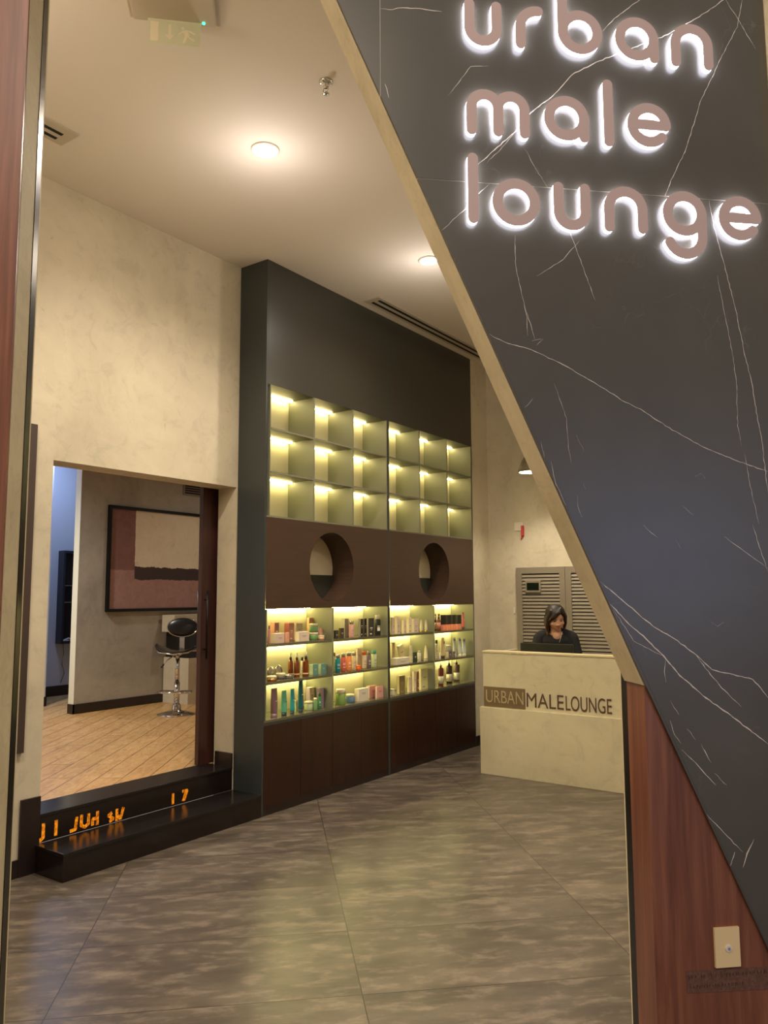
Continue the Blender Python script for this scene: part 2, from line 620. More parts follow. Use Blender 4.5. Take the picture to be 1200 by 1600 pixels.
VEINS = [[0.0027,(0.625,2.929),(0.751,3.054),(0.797,3.115),(0.875,3.181),(0.941,3.259),(1.034,3.315),(1.155,3.374),(1.264,3.426),(1.39,3.508),(1.484,3.581),(1.53,3.614)],
         [0.0018,(0.508,2.708),(0.58,2.782),(0.622,2.833),(0.659,2.868)],
         [0.0018,(1.044,3.416),(1.092,3.469),(1.182,3.547),(1.208,3.577)],
         [0.0018,(1.488,3.581),(1.529,3.516),(1.558,3.462),(1.588,3.412)],
         [0.0018,(1.565,3.613),(1.549,3.588),(1.525,3.486),(1.466,3.379),(1.428,3.302),(1.38,3.21),(1.351,3.125),(1.317,3.027),(1.264,2.927),(1.241,2.873)],
         [0.0014,(0.775,2.996),(0.807,2.935),(0.847,2.872)],
         [0.0014,(0.739,2.707),(0.737,2.621),(0.743,2.58),(0.768,2.459),(0.771,2.388)],
         [0.0014,(0.947,2.704),(0.893,2.64),(0.829,2.595),(0.804,2.579)],
         [0.0018,(1.392,2.866),(1.405,2.778),(1.432,2.661),(1.467,2.493),(1.49,2.346),(1.507,2.27),(1.519,2.16),(1.531,2.078),(1.541,1.919)],
         [0.0012,(1.407,2.617),(1.448,2.345),(1.454,2.261),(1.451,2.127),(1.46,2.062)],
         [0.0012,(1.47,2.036),(1.483,1.934),(1.505,1.814)],
         [0.0018,(1.483,1.814),(1.503,1.744),(1.526,1.668)],
         [0.0014,(1.384,1.777),(1.446,1.734),(1.527,1.678)],
         [0.0011,(1.251,1.871),(1.286,1.842)],
         [0.002,(1.123,1.81),(1.137,1.795),(1.169,1.77)],
         [0.0011,(1.225,1.768),(1.241,1.737)],
         [0.0013,(0.933,1.935),(0.942,1.916)],
         [0.0011,(0.915,1.896),(0.914,1.867),(0.927,1.832)],
         [0.0009,(0.852,2.24),(0.888,2.132),(0.891,2.043),(0.898,1.994)],
         [0.0009,(0.917,2.083),(0.94,2.034)],
         [0.0011,(1.3,1.961),(1.32,1.972),(1.332,1.956)],
         [0.0018,(0.649,2.388),(0.697,2.364),(0.782,2.344),(0.883,2.302),(0.923,2.279),(1.005,2.235),(1.066,2.197),(1.128,2.169),(1.231,2.107),(1.335,2.053),(1.44,2.015),(1.545,1.982)],
         [0.0027,(0.978,1.638),(1.034,1.592),(1.086,1.549),(1.141,1.503),(1.207,1.466),(1.269,1.423),(1.325,1.372),(1.393,1.356),(1.457,1.342),(1.503,1.285)],
         [0.0036,(1.008,1.571),(1.058,1.517),(1.117,1.467),(1.17,1.415),(1.221,1.357),(1.29,1.297),(1.368,1.243),(1.495,1.148)],
         [0.0022,(1.273,1.419),(1.311,1.367),(1.354,1.317),(1.415,1.259)],
         [0.0022,(1.176,1.404),(1.172,1.368),(1.175,1.337)],
         [0.0018,(1.186,1.283),(1.211,1.242)],
         [0.0022,(1.183,1.227),(1.194,1.182),(1.215,1.157)],
         [0.0022,(1.215,1.14),(1.261,1.098),(1.29,1.064),(1.32,1.033)],
         [0.0018,(1.236,1.201),(1.261,1.167)],
         [0.0027,(1.278,1.154),(1.307,1.1)],
         [0.0022,(1.318,1.068),(1.355,1.032)],
         [0.0018,(1.286,0.951),(1.341,0.893),(1.395,0.838)],
         [0.0045,(1.434,0.873),(1.409,0.834),(1.393,0.795)],
         [0.0045,(1.369,0.84),(1.354,0.802)],
         [0.0027,(0.321,3.419),(0.358,3.419),(0.376,3.427),(0.433,3.432),(0.515,3.43)],
         [0.0036,(0.334,3.169),(0.345,3.124)],
         [0.0014,(0.652,2.937),(0.696,2.983),(0.797,3.115)],
         [0.0014,(0.907,2.756),(0.993,2.511)],
         [0.0014,(0.532,3.149),(0.606,3.253),(0.664,3.261)],
         [0.0018,(0.757,2.163),(0.784,2.194)],
         [0.0014,(1.015,1.559),(1.078,1.46),(1.17,1.415)],
         [0.0014,(1.324,1.519),(1.349,1.503),(1.37,1.514)],
         [0.0014,(0.783,2.374),(0.819,2.38),(0.798,2.359)],
         [0.0014,(0.765,2.479),(0.793,2.379)],
         [0.0014,(0.834,2.002),(0.844,1.943),(0.878,1.866)],
         [0.0014,(0.805,2.06),(0.814,2.011)]]


def ribbon(mb, pts, w, t):
    """jittered thin vein lying on the slab face"""
    rnd = random.Random(int(abs(pts[0][0]) * 1000) + len(pts))
    P = []
    for i in range(len(pts) - 1):
        a, b = Vector(pts[i]), Vector(pts[i + 1])
        n = max(1, int((b - a).length / 0.012))
        for k in range(n):
            q = a.lerp(b, k / n)
            P.append(q + Vector((rnd.uniform(-1, 1), rnd.uniform(-1, 1))) * 0.0014)
    P.append(Vector(pts[-1]))
    L, Rr = [], []
    for i, p in enumerate(P):
        d = (P[min(i + 1, len(P) - 1)] - P[max(i - 1, 0)])
        if d.length < 1e-6:
            d = Vector((1, 0))
        d.normalize()
        e = min(1.0, (i + 1) / 4, (len(P) - i) / 4)
        hw = w * 0.5 * e * rnd.uniform(0.45, 1.25)
        L.append(mb.bm.verts.new(F(p.x - d.y * hw, t, p.y + d.x * hw)))
        Rr.append(mb.bm.verts.new(F(p.x + d.y * hw, t, p.y - d.x * hw)))
    for i in range(len(P) - 1):
        mb.bm.faces.new([L[i], L[i + 1], Rr[i + 1], Rr[i]]).material_index = mb.mi


mar = thing('marble_slab_wall', F(1.0, -0.012, 0.2), 'dark veined marble cladding with a diagonal edge behind the glowing letters', 'cladding')


def dg(z):      # diagonal edge s at height z
    return 1.105 - 0.4397 * (z - 1.343) if z > 1.343 else 1.105 + 0.455 * (1.343 - z)


g_ = 0.0013
polys = [
    [(dg(0.197), 0.197), (1.625, 0.197), (1.625, 2.871 - g_), (dg(2.871 - g_), 2.871 - g_), (dg(1.343), 1.343)],
    [(dg(2.871 + g_), 2.871 + g_), (1.625, 2.871 + g_), (1.625, 5.2), (0.3185 + g_, 5.2), (0.3185 + g_, (1.105 - 0.3185 - g_) / 0.4397 + 1.343)],
    [(0.3185 - g_, (1.105 - 0.3185 + g_) / 0.4397 + 1.343), (0.3185 - g_, 5.2), (dg(5.2), 5.2)],
]
for i, pl in enumerate(polys):
    mb_ = MB().prism(pl, -0.012, -0.0005, F)
    mb_.mi = 1
    for vn in VEINS:
        w_, pts = vn[0], vn[1:]
        zc = sum(p[1] for p in pts) / len(pts)
        sc = sum(p[0] for p in pts) / len(pts)
        home = 0 if zc < 2.871 else (1 if sc > 0.3185 else 2)
        if home == i:
            ribbon(mb_, pts, w_, -0.0124)
    mb_.build('slab', ['marble', 'vein'], mar)
mbx = MB()
mbx.prism([(dg(2.87) , 2.8695), (1.625, 2.8695), (1.625, 2.8725), (dg(2.8725), 2.8725)], -0.0105, -0.0008, F)
mbx.prism([(0.317, 3.135), (0.320, 3.130), (0.320, 5.2), (0.317, 5.2)], -0.0105, -0.0008, F)
mbx.build('joint', 'grout', mar)

# entrance frame channels behind the reveals
mbx = MB()
mbx.prism([(1.118, 0), (1.16, 0), (1.16, 1.8), (1.118, 1.8)], FT + 0.001, FT + 0.052, F)
fr = mbx.build('door_frame', 'metal_black')
label(fr, 'black aluminium door channel beside the narrow wooden jamb on the right', 'door frame')
MB().prism([(1.119, 0), (1.16, 0), (1.16, 1.8), (1.119, 1.8)], FT + 0.052, FT + 0.062, F).build('edge_strip', 'plaster_front', fr)
mbx = MB()
mbx.prism([(jl - 0.03, 0), (jl + 0.002, 0), (jl + 0.002, 5.0), (jl - 0.03, 5.0)], FT, FT + 0.045, F)
fr = mbx.build('door_frame', 'metal_black')
label(fr, 'black aluminium door channel along the tall left jamb', 'door frame')
MB().prism([(jl - 0.03, 0), (jl + 0.002, 0), (jl + 0.002, 5.0), (jl - 0.03, 5.0)], FT + 0.045, FT + 0.056, F).build('edge_strip', 'plaster_front', fr)

# small cream wall plate with a round socket, and the strip of tape under it
pl = thing('wall_plate', F(1.335, 0, 0.515), 'cream rectangular wall plate with a small round socket on the wooden cladding', 'wall plate')
MB().prism([(1.296, 0.517), (1.374, 0.517), (1.374, 0.627), (1.296, 0.627)], -0.008, -0.0002, F).build('plate', 'cream_plate', pl)
mtx_f = Matrix((( FD.x, -FN.x, 0, 0), (FD.y, -FN.y, 0, 0), (0, 0, 1, 0), (0, 0, 0, 1)))


def disc_on_front(mb, s, z, r_, t0, t1, seg=24):
    mb.prism([(s + math.cos(2 * math.pi * k / seg) * r_, z + math.sin(2 * math.pi * k / seg) * r_) for k in range(seg)], t0, t1, F)


so = MB()
disc_on_front(so, 1.337, 0.570, 0.0095, -0.011, -0.0082)
so = so.build('socket', 'white', pl)
sp = MB()
disc_on_front(sp, 1.337, 0.570, 0.0042, -0.0135, -0.0112)
sp.build('pin', 'chrome', so)
M['tape'] = mat('dull_tape', (100, 66, 52), 0.55)
v = coords(M['tape'])
base(M['tape'], ramp(M['tape'], noise(M['tape'], v, 90, 5, 0.8), [(0.35, (82, 52, 40)), (0.7, (118, 84, 68))]))
tp = MB().prism([(1.206, 0.452), (1.59, 0.440), (1.54, 0.506), (1.206, 0.512)], -0.0012, -0.0002, F)
tp = tp.build('tape_strip', 'tape')
label(tp, 'dull translucent strip of tape with faint lettering under the cream wall plate', 'tape')
M['tape_ink'] = mat('faded_ink', (62, 38, 30), 0.7)


def text_mesh(body, font_scale, tf, m_, name, parent=None, depth=0.002, bold=0.0, xs=1.0):
    cu = bpy.data.curves.new(name, 'FONT')
    cu.body = body
    cu.size = font_scale
    cu.extrude = depth / 2
    cu.offset = bold
    cu.space_character = 1.0
    o = bpy.data.objects.new(name, cu)
    C.objects.link(o)
    dg_ = bpy.context.evaluated_depsgraph_get()
    me = bpy.data.meshes.new_from_object(o.evaluated_get(dg_))
    C.objects.unlink(o)
    bpy.data.objects.remove(o)
    for v_ in me.vertices:
        v_.co = tf(v_.co.x * xs, v_.co.y, v_.co.z)
    me.materials.clear()
    me.materials.append(M[m_])
    if parent:
        me.transform(world_of(parent).inverted())
    o = bpy.data.objects.new(name, me)
    C.objects.link(o)
    if parent:
        o.parent = parent
    return o


inv_f = lambda s0, z0, t0: (lambda x, y, z: F(s0 + x, t0 - z, z0 + y))
rnd = random.Random(3)
for z0_, hh_, s1_ in ((0.487, 0.015, 1.50), (0.462, 0.011, 1.38)):      # worn off, no longer legible
    a = MB()
    s = 1.212
    while s < s1_:
        w_ = rnd.uniform(0.003, 0.009)
        for _ in range(2):
            q = s + rnd.uniform(0, w_)
            b0 = z0_ + rnd.uniform(0, hh_ * 0.4)
            b1 = z0_ + hh_ * rnd.uniform(0.6, 1.0)
            k = rnd.uniform(-0.003, 0.003)
            a.prism([(q, b0), (q + 0.0014, b0), (q + k + 0.0014, b1), (q + k, b1)], -0.0017, -0.0013, F)
        s += w_ + rnd.uniform(0.001, 0.007)
    a.build('worn_print', 'tape_ink', tp)

# ------------------------------------------------------------------ glowing letters


def arc(cx, cz, r_, a0, a1, n=None):
    n = n or max(6, int(abs(a1 - a0) / 9))
    return [(cx + r_ * math.cos(R(a0 + (a1 - a0) * k / n)), cz + r_ * math.sin(R(a0 + (a1 - a0) * k / n))) for k in range(n + 1)]


HW = 0.0166


def offset_poly(pts, hw):
    """outline of a round-ended stroke"""
    P = [Vector(p) for p in pts]
    closed = (P[0] - P[-1]).length < 1e-4
    L, Rr = [], []
    n = len(P)
    for i in range(n):
        if closed:
            a, b = P[(i - 1) % (n - 1)], P[(i + 1) % (n - 1)]
        else:
            a, b = P[max(i - 1, 0)], P[min(i + 1, n - 1)]
        d = (b - a).normalized()
        nrm = Vector((-d.y, d.x))
        L.append(P[i] + nrm * hw)
        Rr.append(P[i] - nrm * hw)
    return P, L, Rr, closed


def stroke(mb, pts, hw, t0, t1, caps=True):
    P, L, Rr, closed = offset_poly(pts, hw)
    n = len(P)
    col = []
    for i in range(n):
        col.append([mb.bm.verts.new(F(L[i].x, t0, L[i].y)), mb.bm.verts.new(F(Rr[i].x, t0, Rr[i].y)), mb.bm.verts.new(F(L[i].x, t1, L[i].y)), mb.bm.verts.new(F(Rr[i].x, t1, Rr[i].y))])
    for i in range(n - 1):
        a, b = col[i], col[i + 1]
        mb.bm.faces.new([a[0], a[1], b[1], b[0]])
        mb.bm.faces.new([a[2], b[2], b[3], a[3]])
        mb.bm.faces.new([a[0], b[0], b[2], a[2]])
        mb.bm.faces.new([a[1], a[3], b[3], b[1]])
    if not closed:
        for end, s in ((0, -1), (n - 1, 1)):
            p = P[end]
            v0 = L[end] - p
            a0 = math.degrees(math.atan2(v0.y, v0.x))
            ang = [a0 - s * 180 * k / 10 for k in range(11)]
            pl_ = [(p.x + hw * math.cos(R(a)), p.y + hw * math.sin(R(a))) for a in ang]
            mb.prism(pl_, t0, t1, F)


LET = [
    ('u', 'top', [[(0.599, 3.452)] + arc(0.643, 3.374, 0.044, 180, 360) + [(0.687, 3.450)]]),
    ('r', 'top', [[(0.765, 3.334), (0.765, 3.36)] + arc(0.822, 3.392, 0.057, 180, 88)]),
    ('b', 'top', [[(0.905, 3.585), (0.905, 3.44), (0.905, 3.393)] , arc(0.963, 3.393, 0.058, 180, 540)]),
    ('a', 'top', [arc(1.156, 3.390, 0.058, 0, 360), [(1.214, 3.390), (1.214, 3.36), (1.214, 3.328)]]),
    ('n', 'top', [[(1.289, 3.325), (1.289, 3.35)] + arc(1.346, 3.388, 0.057, 180, 0) + [(1.403, 3.35), (1.403, 3.322)]]),
    ('m', 'middle', [[(0.601, 3.032), (0.601, 3.07)] + arc(0.6435, 3.108, 0.0425, 180, 0) + [(0.686, 3.07), (0.686, 3.032)],
                     [(0.686, 3.07)] + arc(0.7285, 3.108, 0.0425, 180, 0) + [(0.771, 3.07), (0.771, 3.032)]]),
    ('a', 'middle', [arc(0.909, 3.095, 0.0575, 0, 360), [(0.9665, 3.095), (0.9665, 3.06), (0.9665, 3.035)]]),
    ('l', 'middle', [[(1.049, 3.222), (1.049, 3.12), (1.049, 3.029)]]),
    ('e', 'middle', [[(1.1285, 3.096), (1.186, 3.096), (1.2435, 3.096)], arc(1.186, 3.096, 0.0575, 0, 318)]),
    ('l', 'bottom', [[(0.602, 2.938), (0.602, 2.84), (0.602, 2.745)]]),
    ('o', 'bottom', [arc(0.738, 2.805, 0.0595, 0, 360)]),
    ('u', 'bottom', [[(0.875, 2.864)] + arc(0.9185, 2.786, 0.0435, 180, 360) + [(0.962, 2.864)]]),
    ('n', 'bottom', [[(1.040, 2.746), (1.040, 2.77)] + arc(1.0955, 2.809, 0.0555, 180, 0) + [(1.151, 2.77), (1.151, 2.746)]]),
    ('g', 'bottom', [arc(1.294, 2.806, 0.0575, 0, 360), [(1.3515, 2.806), (1.3515, 2.76)] + arc(1.294, 2.730, 0.0575, 0, -158)]),
    ('e', 'bottom', [[(1.4275, 2.803), (1.485, 2.803), (1.5425, 2.803)], arc(1.485, 2.803, 0.0575, 0, 318)]),
]
for ch, row, strokes in LET:
    sx = sum(p[0] for s in strokes for p in s) / sum(len(s) for s in strokes)
    zz = min(p[1] for s in strokes for p in s) - HW
    t_ = thing('sign_letter', F(sx, -0.012, zz), 'backlit mauve letter %s in the %s line of the large sign on the dark marble' % (ch, row), 'sign letter', 'large sign letters')
    a_, b_2 = MB(), MB()
    for k, s in enumerate(strokes):
        e = 0.0001 * k
        stroke(a_, s, HW - 0.0006, -0.0297, -0.0140)
        stroke(b_2, s, HW + e, -0.0325 + e, -0.0299)
    a_.build('glowing_edge', 'glow', t_)
    b_2.build('letter_face', 'letter', t_)

M['granite_dark'] = mat('dark_granite_riser', (30, 22, 20), 0.2)
M['desk_edge'] = mat('worn_cement_edge', (214, 200, 160), 0.7)
M['plaque'] = mat('brown_plaque', (112, 92, 66), 0.5)
M['pale_letter'] = mat('pale_lettering', (176, 160, 124), 0.5)
M['brown_letter'] = mat('brown_lettering', (84, 62, 48), 0.5)
M['batten'] = mat('dark_brown_board', (66, 52, 46), 0.45)
M['slate_pale'] = mat('lamp_shade_paint', (104, 94, 72), 0.5)
# ------------------------------------------------------------------ ceiling fixtures
for i, (x, y) in enumerate(SPOTS):
    if i > 1:
        labs = {2: 'recessed downlight over the middle of the shop, hidden by the shopfront', 3: 'recessed downlight near the right side of the desk', 4: 'recessed downlight near the entrance, nearest to the left wall'}
        lb = labs[i]
    else:
        lb = ['bright round recessed downlight nearest to the sprinkler head', 'bright round recessed downlight beside the diagonal concrete edge'][i]
    t_ = thing('downlight', (x, y, ZC), lb, 'ceiling light', 'recessed downlights')
    MB().lathe([(0.085, -0.0005), (0.085, -0.006), (0.078, -0.010), (0.062, -0.008), (0.062, -0.0005)], x, y, ZC, 28).build('trim_ring', 'white', t_)
    MB().lathe([(0.0, -0.001), (0.0615, -0.001), (0.058, -0.012), (0.0, -0.016)], x, y, ZC, 24).build('lens', 'lamp', t_)

# sprinkler
sx_, sy_ = -2.407, 2.903
t_ = thing('sprinkler', (sx_, sy_, ZC), 'chrome fire sprinkler head hanging from the ceiling', 'sprinkler')
MB().lathe([(0.036, -0.0005), (0.036, -0.003), (0.026, -0.012), (0.012, -0.014), (0.012, -0.03), (0.0, -0.03)], sx_, sy_, ZC, 20).build('escutcheon', 'chrome', t_)
a = MB()
a.tube([(sx_ - 0.012, sy_, ZC - 0.0305), (sx_ - 0.018, sy_, ZC - 0.045), (sx_, sy_, ZC - 0.063)], 0.0028, 6)
a.tube([(sx_ + 0.012, sy_, ZC - 0.0305), (sx_ + 0.018, sy_, ZC - 0.045), (sx_, sy_, ZC - 0.063)], 0.0028, 6)
a.build('yoke', 'chrome', t_)
MB().lathe([(0.0, -0.064), (0.019, -0.064), (0.019, -0.067), (0.0, -0.069)], sx_, sy_, ZC, 14).build('deflector', 'chrome', t_)

# exit sign: housing in the ceiling, translucent plate hanging below, green pilot
M['exit_plate'] = mat('exit_plate', (206, 204, 172), 0.3, emis=(214, 210, 172), es=0.10)
M['exit_mark'] = mat('exit_pictogram', (226, 214, 180), 0.4, emis=(230, 214, 180), es=0.12)
ex = thing('exit_sign', (-2.66, 2.10, ZC), 'cream ceiling exit sign with a hanging pictogram plate and green pilot light', 'exit sign')
ed = Vector((0.713, 0.701, 0))
en = Vector((0.701, -0.713, 0))      # towards the camera
eo = Vector((-2.663, 2.143, 0))


def E(u, w, v_):
    p = eo + ed * u + en * w
    return (p.x, p.y, ZC + v_)


MB().box(-0.20, 0.20, -0.035, 0.20, -0.012, -0.0005, E, 0.004).box(-0.185, 0.185, -0.02, 0.19, -0.034, -0.012, E, 0.01).build('housing', 'vent', ex)
pt = MB().box(-0.1135, 0.1135, -0.004, 0.004, -0.150, -0.036, E)
pt.box(-0.118, 0.118, -0.006, 0.006, -0.040, -0.034, E)
pt = pt.build('plate', 'exit_plate', ex)
a = MB()
a.box(-0.105, -0.070, 0.0042, 0.0052, -0.140, -0.048, E)                      # doorway
a.box(-0.026, -0.014, 0.0042, 0.0052, -0.110, -0.055, E)                      # arrow shaft
a.prism([(-0.040, -0.105), (0.0, -0.105), (-0.020, -0.130)], 0.0042, 0.0052, E)
for q in ([(0.03, -0.062), (0.042, -0.062), (0.042, -0.074), (0.03, -0.074)], [(0.035, -0.078), (0.058, -0.074), (0.066, -0.100), (0.048, -0.104)],
          [(0.050, -0.100), (0.062, -0.102), (0.092, -0.120), (0.086, -0.128)], [(0.046, -0.102), (0.058, -0.104), (0.046, -0.140), (0.036, -0.138)],
          [(0.06, -0.078), (0.066, -0.074), (0.092, -0.088), (0.088, -0.094)], [(0.036, -0.080), (0.042, -0.084), (0.020, -0.102), (0.015, -0.097)]):
    a.prism(q, 0.0042, 0.0052, E)
a.build('pictogram', 'exit_mark', pt)
MB().lathe([(0.0, 0.0), (0.006, 0.001), (0.006, 0.006), (0.0, 0.006)], *E(0.128, 0.01, -0.040)[:2], ZC - 0.040, 10).build('pilot_light', 'green_led', ex)


def grille(name, x0, x1, y0, y1, slots, lab_, along):
    t_ = thing(name, ((x0 + x1) / 2, (y0 + y1) / 2, ZC), lab_, 'air vent')
    MB().box(x0, x1, y0, y1, ZC - 0.008, ZC - 0.0005, bev=0.002).build('frame', 'vent', t_)
    for s in slots:
        if along == 'y':
            MB().box(s[0], s[1], y0 + 0.06, y1 - 0.06, ZC - 0.0095, ZC - 0.0082).build('slot', 'slot', t_)


grille('ceiling_vent', -4.02, -3.84, 1.2, 2.44, [(-3.985, -3.960), (-3.925, -3.90)], 'short two-slot air vent in the ceiling near the left jamb', 'y')
grille('linear_diffuser', -4.045, -3.875, 5.42, 7.80, [(-4.008, -3.978), (-3.938, -3.908)], 'long two-slot air vent in the ceiling above the shelving wall', 'y')

# pendant over the desk
px, py, pz = -3.345, 7.30, 2.84
t_ = thing('pendant_lamp', (px, py, pz), 'bell shaped pendant lamp hanging over the reception desk', 'lamp')
MB().lathe([(0.115, 0.0), (0.11, 0.03), (0.075, 0.12), (0.045, 0.17), (0.025, 0.20), (0.0, 0.205)], px, py, pz, 28).build('shade', 'slate_pale' if 'slate_pale' in M else 'vent', t_)
MB().lathe([(0.0, 0.004), (0.105, 0.004), (0.10, 0.014), (0.0, 0.016)], px, py, pz - 0.004, 24).build('bulb', 'lamp', t_)
MB().tube([(px, py, pz + 0.2), (px, py, ZC - 0.02)], 0.004, 6).lathe([(0.05, -0.02), (0.05, -0.001)], px, py, ZC, 16).build('cord', 'cord', t_)
spot('pendant_beam', (px, py, pz - 0.03), 50, (1.0, 0.86, 0.66), 130, 0.8, 0.08)

# ------------------------------------------------------------------ display cabinets
ZR = [(1.250, 1.499), (0.969, 1.228), (0.694, 0.951)]
# shelf tops at 1.238 / 0.957 / 0.682


def cabinet(y0, y1, cols, doors, lab_, first):
    t_ = thing('display_cabinet', (XU, (y0 + y1) / 2, 0), lab_, 'shelving cabinet', None)
    xb = XW + 0.003
    xf = XU
    a = MB()                                            # carcass: dark upper part and sides
    a.box(xb, xf - 0.001, y0, y0 + 0.018, 0.0, ZC - 0.001)
    a.box(xb, xf - 0.001, y1 - 0.012, y1, 0.0, ZC - 0.001)
    a.build('side_panel', 'slate', t_)
    MB().box(xb, xf, y0 + 0.0185, y1 - 0.0125, 3.228, ZC - 0.001).build('upper_panel', 'dark', t_)
    # brown fascia with the round niche
    cy, cz, r_ = cols[3], 1.834, 0.289
    N = 48
    a = MB()
    ring = [(cy + r_ * math.cos(2 * math.pi * k / N), cz + r_ * math.sin(2 * math.pi * k / N)) for k in range(N)]
    ya, yb_, za, zb = y0 + 0.0185, y1 - 0.0125, 1.4995, 2.1955

    def edge(k):
        an = 2 * math.pi * (k % N) / N
        c_, s_ = math.cos(an), math.sin(an)
        t1 = ((yb_ - cy) / c_ if c_ > 1e-9 else (ya - cy) / c_ if c_ < -1e-9 else 1e9)
        t2 = ((zb - cz) / s_ if s_ > 1e-9 else (za - cz) / s_ if s_ < -1e-9 else 1e9)
        q = min(t1, t2)
        return (cy + c_ * q, cz + s_ * q)

    def addq(pts):
        vs = [a.bm.verts.new((xf, p[0], p[1])) for p in pts]
        a.bm.faces.new(vs)
    for k in range(N):
        e0, e1 = edge(k), edge(k + 1)
        pts = [ring[k], ring[(k + 1) % N], e1]
        # add rectangle corner if the two edge points are on different sides
        if abs(e0[0] - e1[0]) > 1e-6 and abs(e0[1] - e1[1]) > 1e-6:
            cx_ = yb_ if max(e0[0], e1[0]) > yb_ - 1e-6 else ya
            cz_ = zb if max(e0[1], e1[1]) > zb - 1e-6 else za
            pts.append((cx_, cz_))
        pts.append(e0)
        addq(pts)
        vs = [a.bm.verts.new(p) for p in ((xf, ring[k][0], ring[k][1]), (xf, ring[(k + 1) % N][0], ring[(k + 1) % N][1]), (-4.362, ring[(k + 1) % N][0], ring[(k + 1) % N][1]), (-4.362, ring[k][0], ring[k][1]))]
        a.bm.faces.new(vs)
    a.build('niche_panel', 'brown', t_)
    nb = MB().prism([(cy + (r_ + .004) * math.cos(2 * math.pi * k / 40), cz + (r_ + .004) * math.sin(2 * math.pi * k / 40)) for k in range(40)], -4.374, -4.363, lambda u, w, v_: (w, u, v_)).build('niche_back', 'niche_pale', t_)
    hw_ = math.sqrt(max(0, r_ ** 2 - (1.775 - cz) ** 2))
    seg = [(cy + (r_ - .001) * math.cos(R(a_)), cz + (r_ - .001) * math.sin(R(a_))) for a_ in [191.8 + k * (348.2 - 191.8) / 24 for k in range(25)]]
    MB().prism(seg, -4.3625, -4.340, lambda u, w, v_: (w, u, v_)).build('lower_card', 'card', t_)
    text_mesh('k', 0.052, lambda x, y, z: (-4.3385 + z, cy - 0.165 + x, 1.66 + y), 'white', 'printed_mark', t_, 0.001, 0.0015)
    # upper open cells: 3 columns x 3 rows
    ys = cols[0]
    zs = [2.1955, 2.544, 2.885, 3.228]
    lin_ = MB()
    lin_.box(xb, xb + 0.012, y0 + 0.0185, y1 - 0.0125, 2.197, 3.2275)
    lin_.build('back_panel', 'cell', t_)
    for yy in ys[1:-1]:
        MB().box(xb + 0.0125, xf - 0.002, yy - 0.009, yy + 0.009, 2.197, 3.2275).build('divider', 'cell_dark', t_)
    MB().box(xb + 0.0125, xf - 0.002, ys[0] - 0.005, ys[0] + 0.003, 2.2075, 3.2275).build('lining', 'cell_dark', t_)
    MB().box(xb + 0.0125, xf - 0.002, ys[-1] - 0.003, ys[-1] + 0.004, 2.2075, 3.2275).build('lining', 'cell_dark', t_)
    MB().box(xb + 0.0125, xf, y0 + 0.0185, y1 - 0.0125, 2.1957, 2.2070).build('shelf', 'cell_dark', t_)
    for j in range(3):
        za_, zb_ = zs[j], zs[j + 1]
        for i in range(len(ys) - 1):
            a0, a1 = ys[i] + 0.0095, ys[i + 1] - 0.0095
            if j > 0:
                MB().box(xb + 0.0125, xf - 0.001, a0, a1, za_ - 0.007, za_ + 0.007).build('shelf', 'cell_dark', t_)
            top = zb_ - 0.0075 if j < 2 else 3.2275
            MB().box(-4.378, -4.364, a0, a1, top - 0.009, top - 0.0005).build('led_strip', 'led', t_)
    # lower product cells: 2 columns x 3 rows
    yl = cols[1]
    MB().box(xb, xb + 0.012, y0 + 0.0185, y1 - 0.0125, 0.683, 1.4985).build('back_panel', 'cell', t_)
    MB().box(xb + 0.0125, xf, yl[1] - 0.010, yl[1] + 0.010, 0.6825, 1.4988).build('divider', 'cell_dark', t_)
    MB().box(xb + 0.0125, xf - 0.001, yl[0] - 0.005, yl[0] + 0.003, 0.683, 1.4985).build('lining', 'cell_dark', t_)
    MB().box(xb + 0.0125, xf - 0.001, yl[2] - 0.003, yl[2] + 0.004, 0.683, 1.4985).build('lining', 'cell_dark', t_)
    MB().box(xb, xf, y0 + 0.0185, y1 - 0.0125, 0.664, 0.682).build('shelf', 'shelf_gloss', t_)
    for i in range(2):
        a0, a1 = yl[i] + 0.0105, yl[i + 1] - 0.0105
        for zt in (1.238, 0.957):
            MB().box(xb + 0.0125, xf - 0.001, a0, a1, zt - 0.020, zt).build('shelf', 'shelf_gloss', t_)
        for zt in (1.498, 1.217, 0.936):
            MB().box(-4.385, -4.371, a0, a1, zt - 0.008, zt - 0.001).build('led_strip', 'led_low', t_)
    # doors and plinth
    dy = [cols[2][k] for k in range(len(cols[2]))]
    for k in range(len(dy) - 1):
        MB().box(xf - 0.02, xf - 0.001, dy[k] + 0.0018, dy[k + 1] - 0.0018, 0.062, 0.642).build('door', 'door_wood', t_)
    MB().box(xb, xf - 0.021, y0 + 0.0185, y1 - 0.0125, 0.062, 0.6635).build('carcass', 'slate', t_)
    MB().box(xf - 0.0205, xf - 0.0012, y0 + 0.0185, y1 - 0.0125, 0.643, 0.6635).build('top_rail', 'slate', t_)
    MB().box(xb, xf - 0.004, y0 + 0.0185, y1 - 0.0125, 0.0, 0.0615).build('plinth', 'skirting', t_)
    return t_


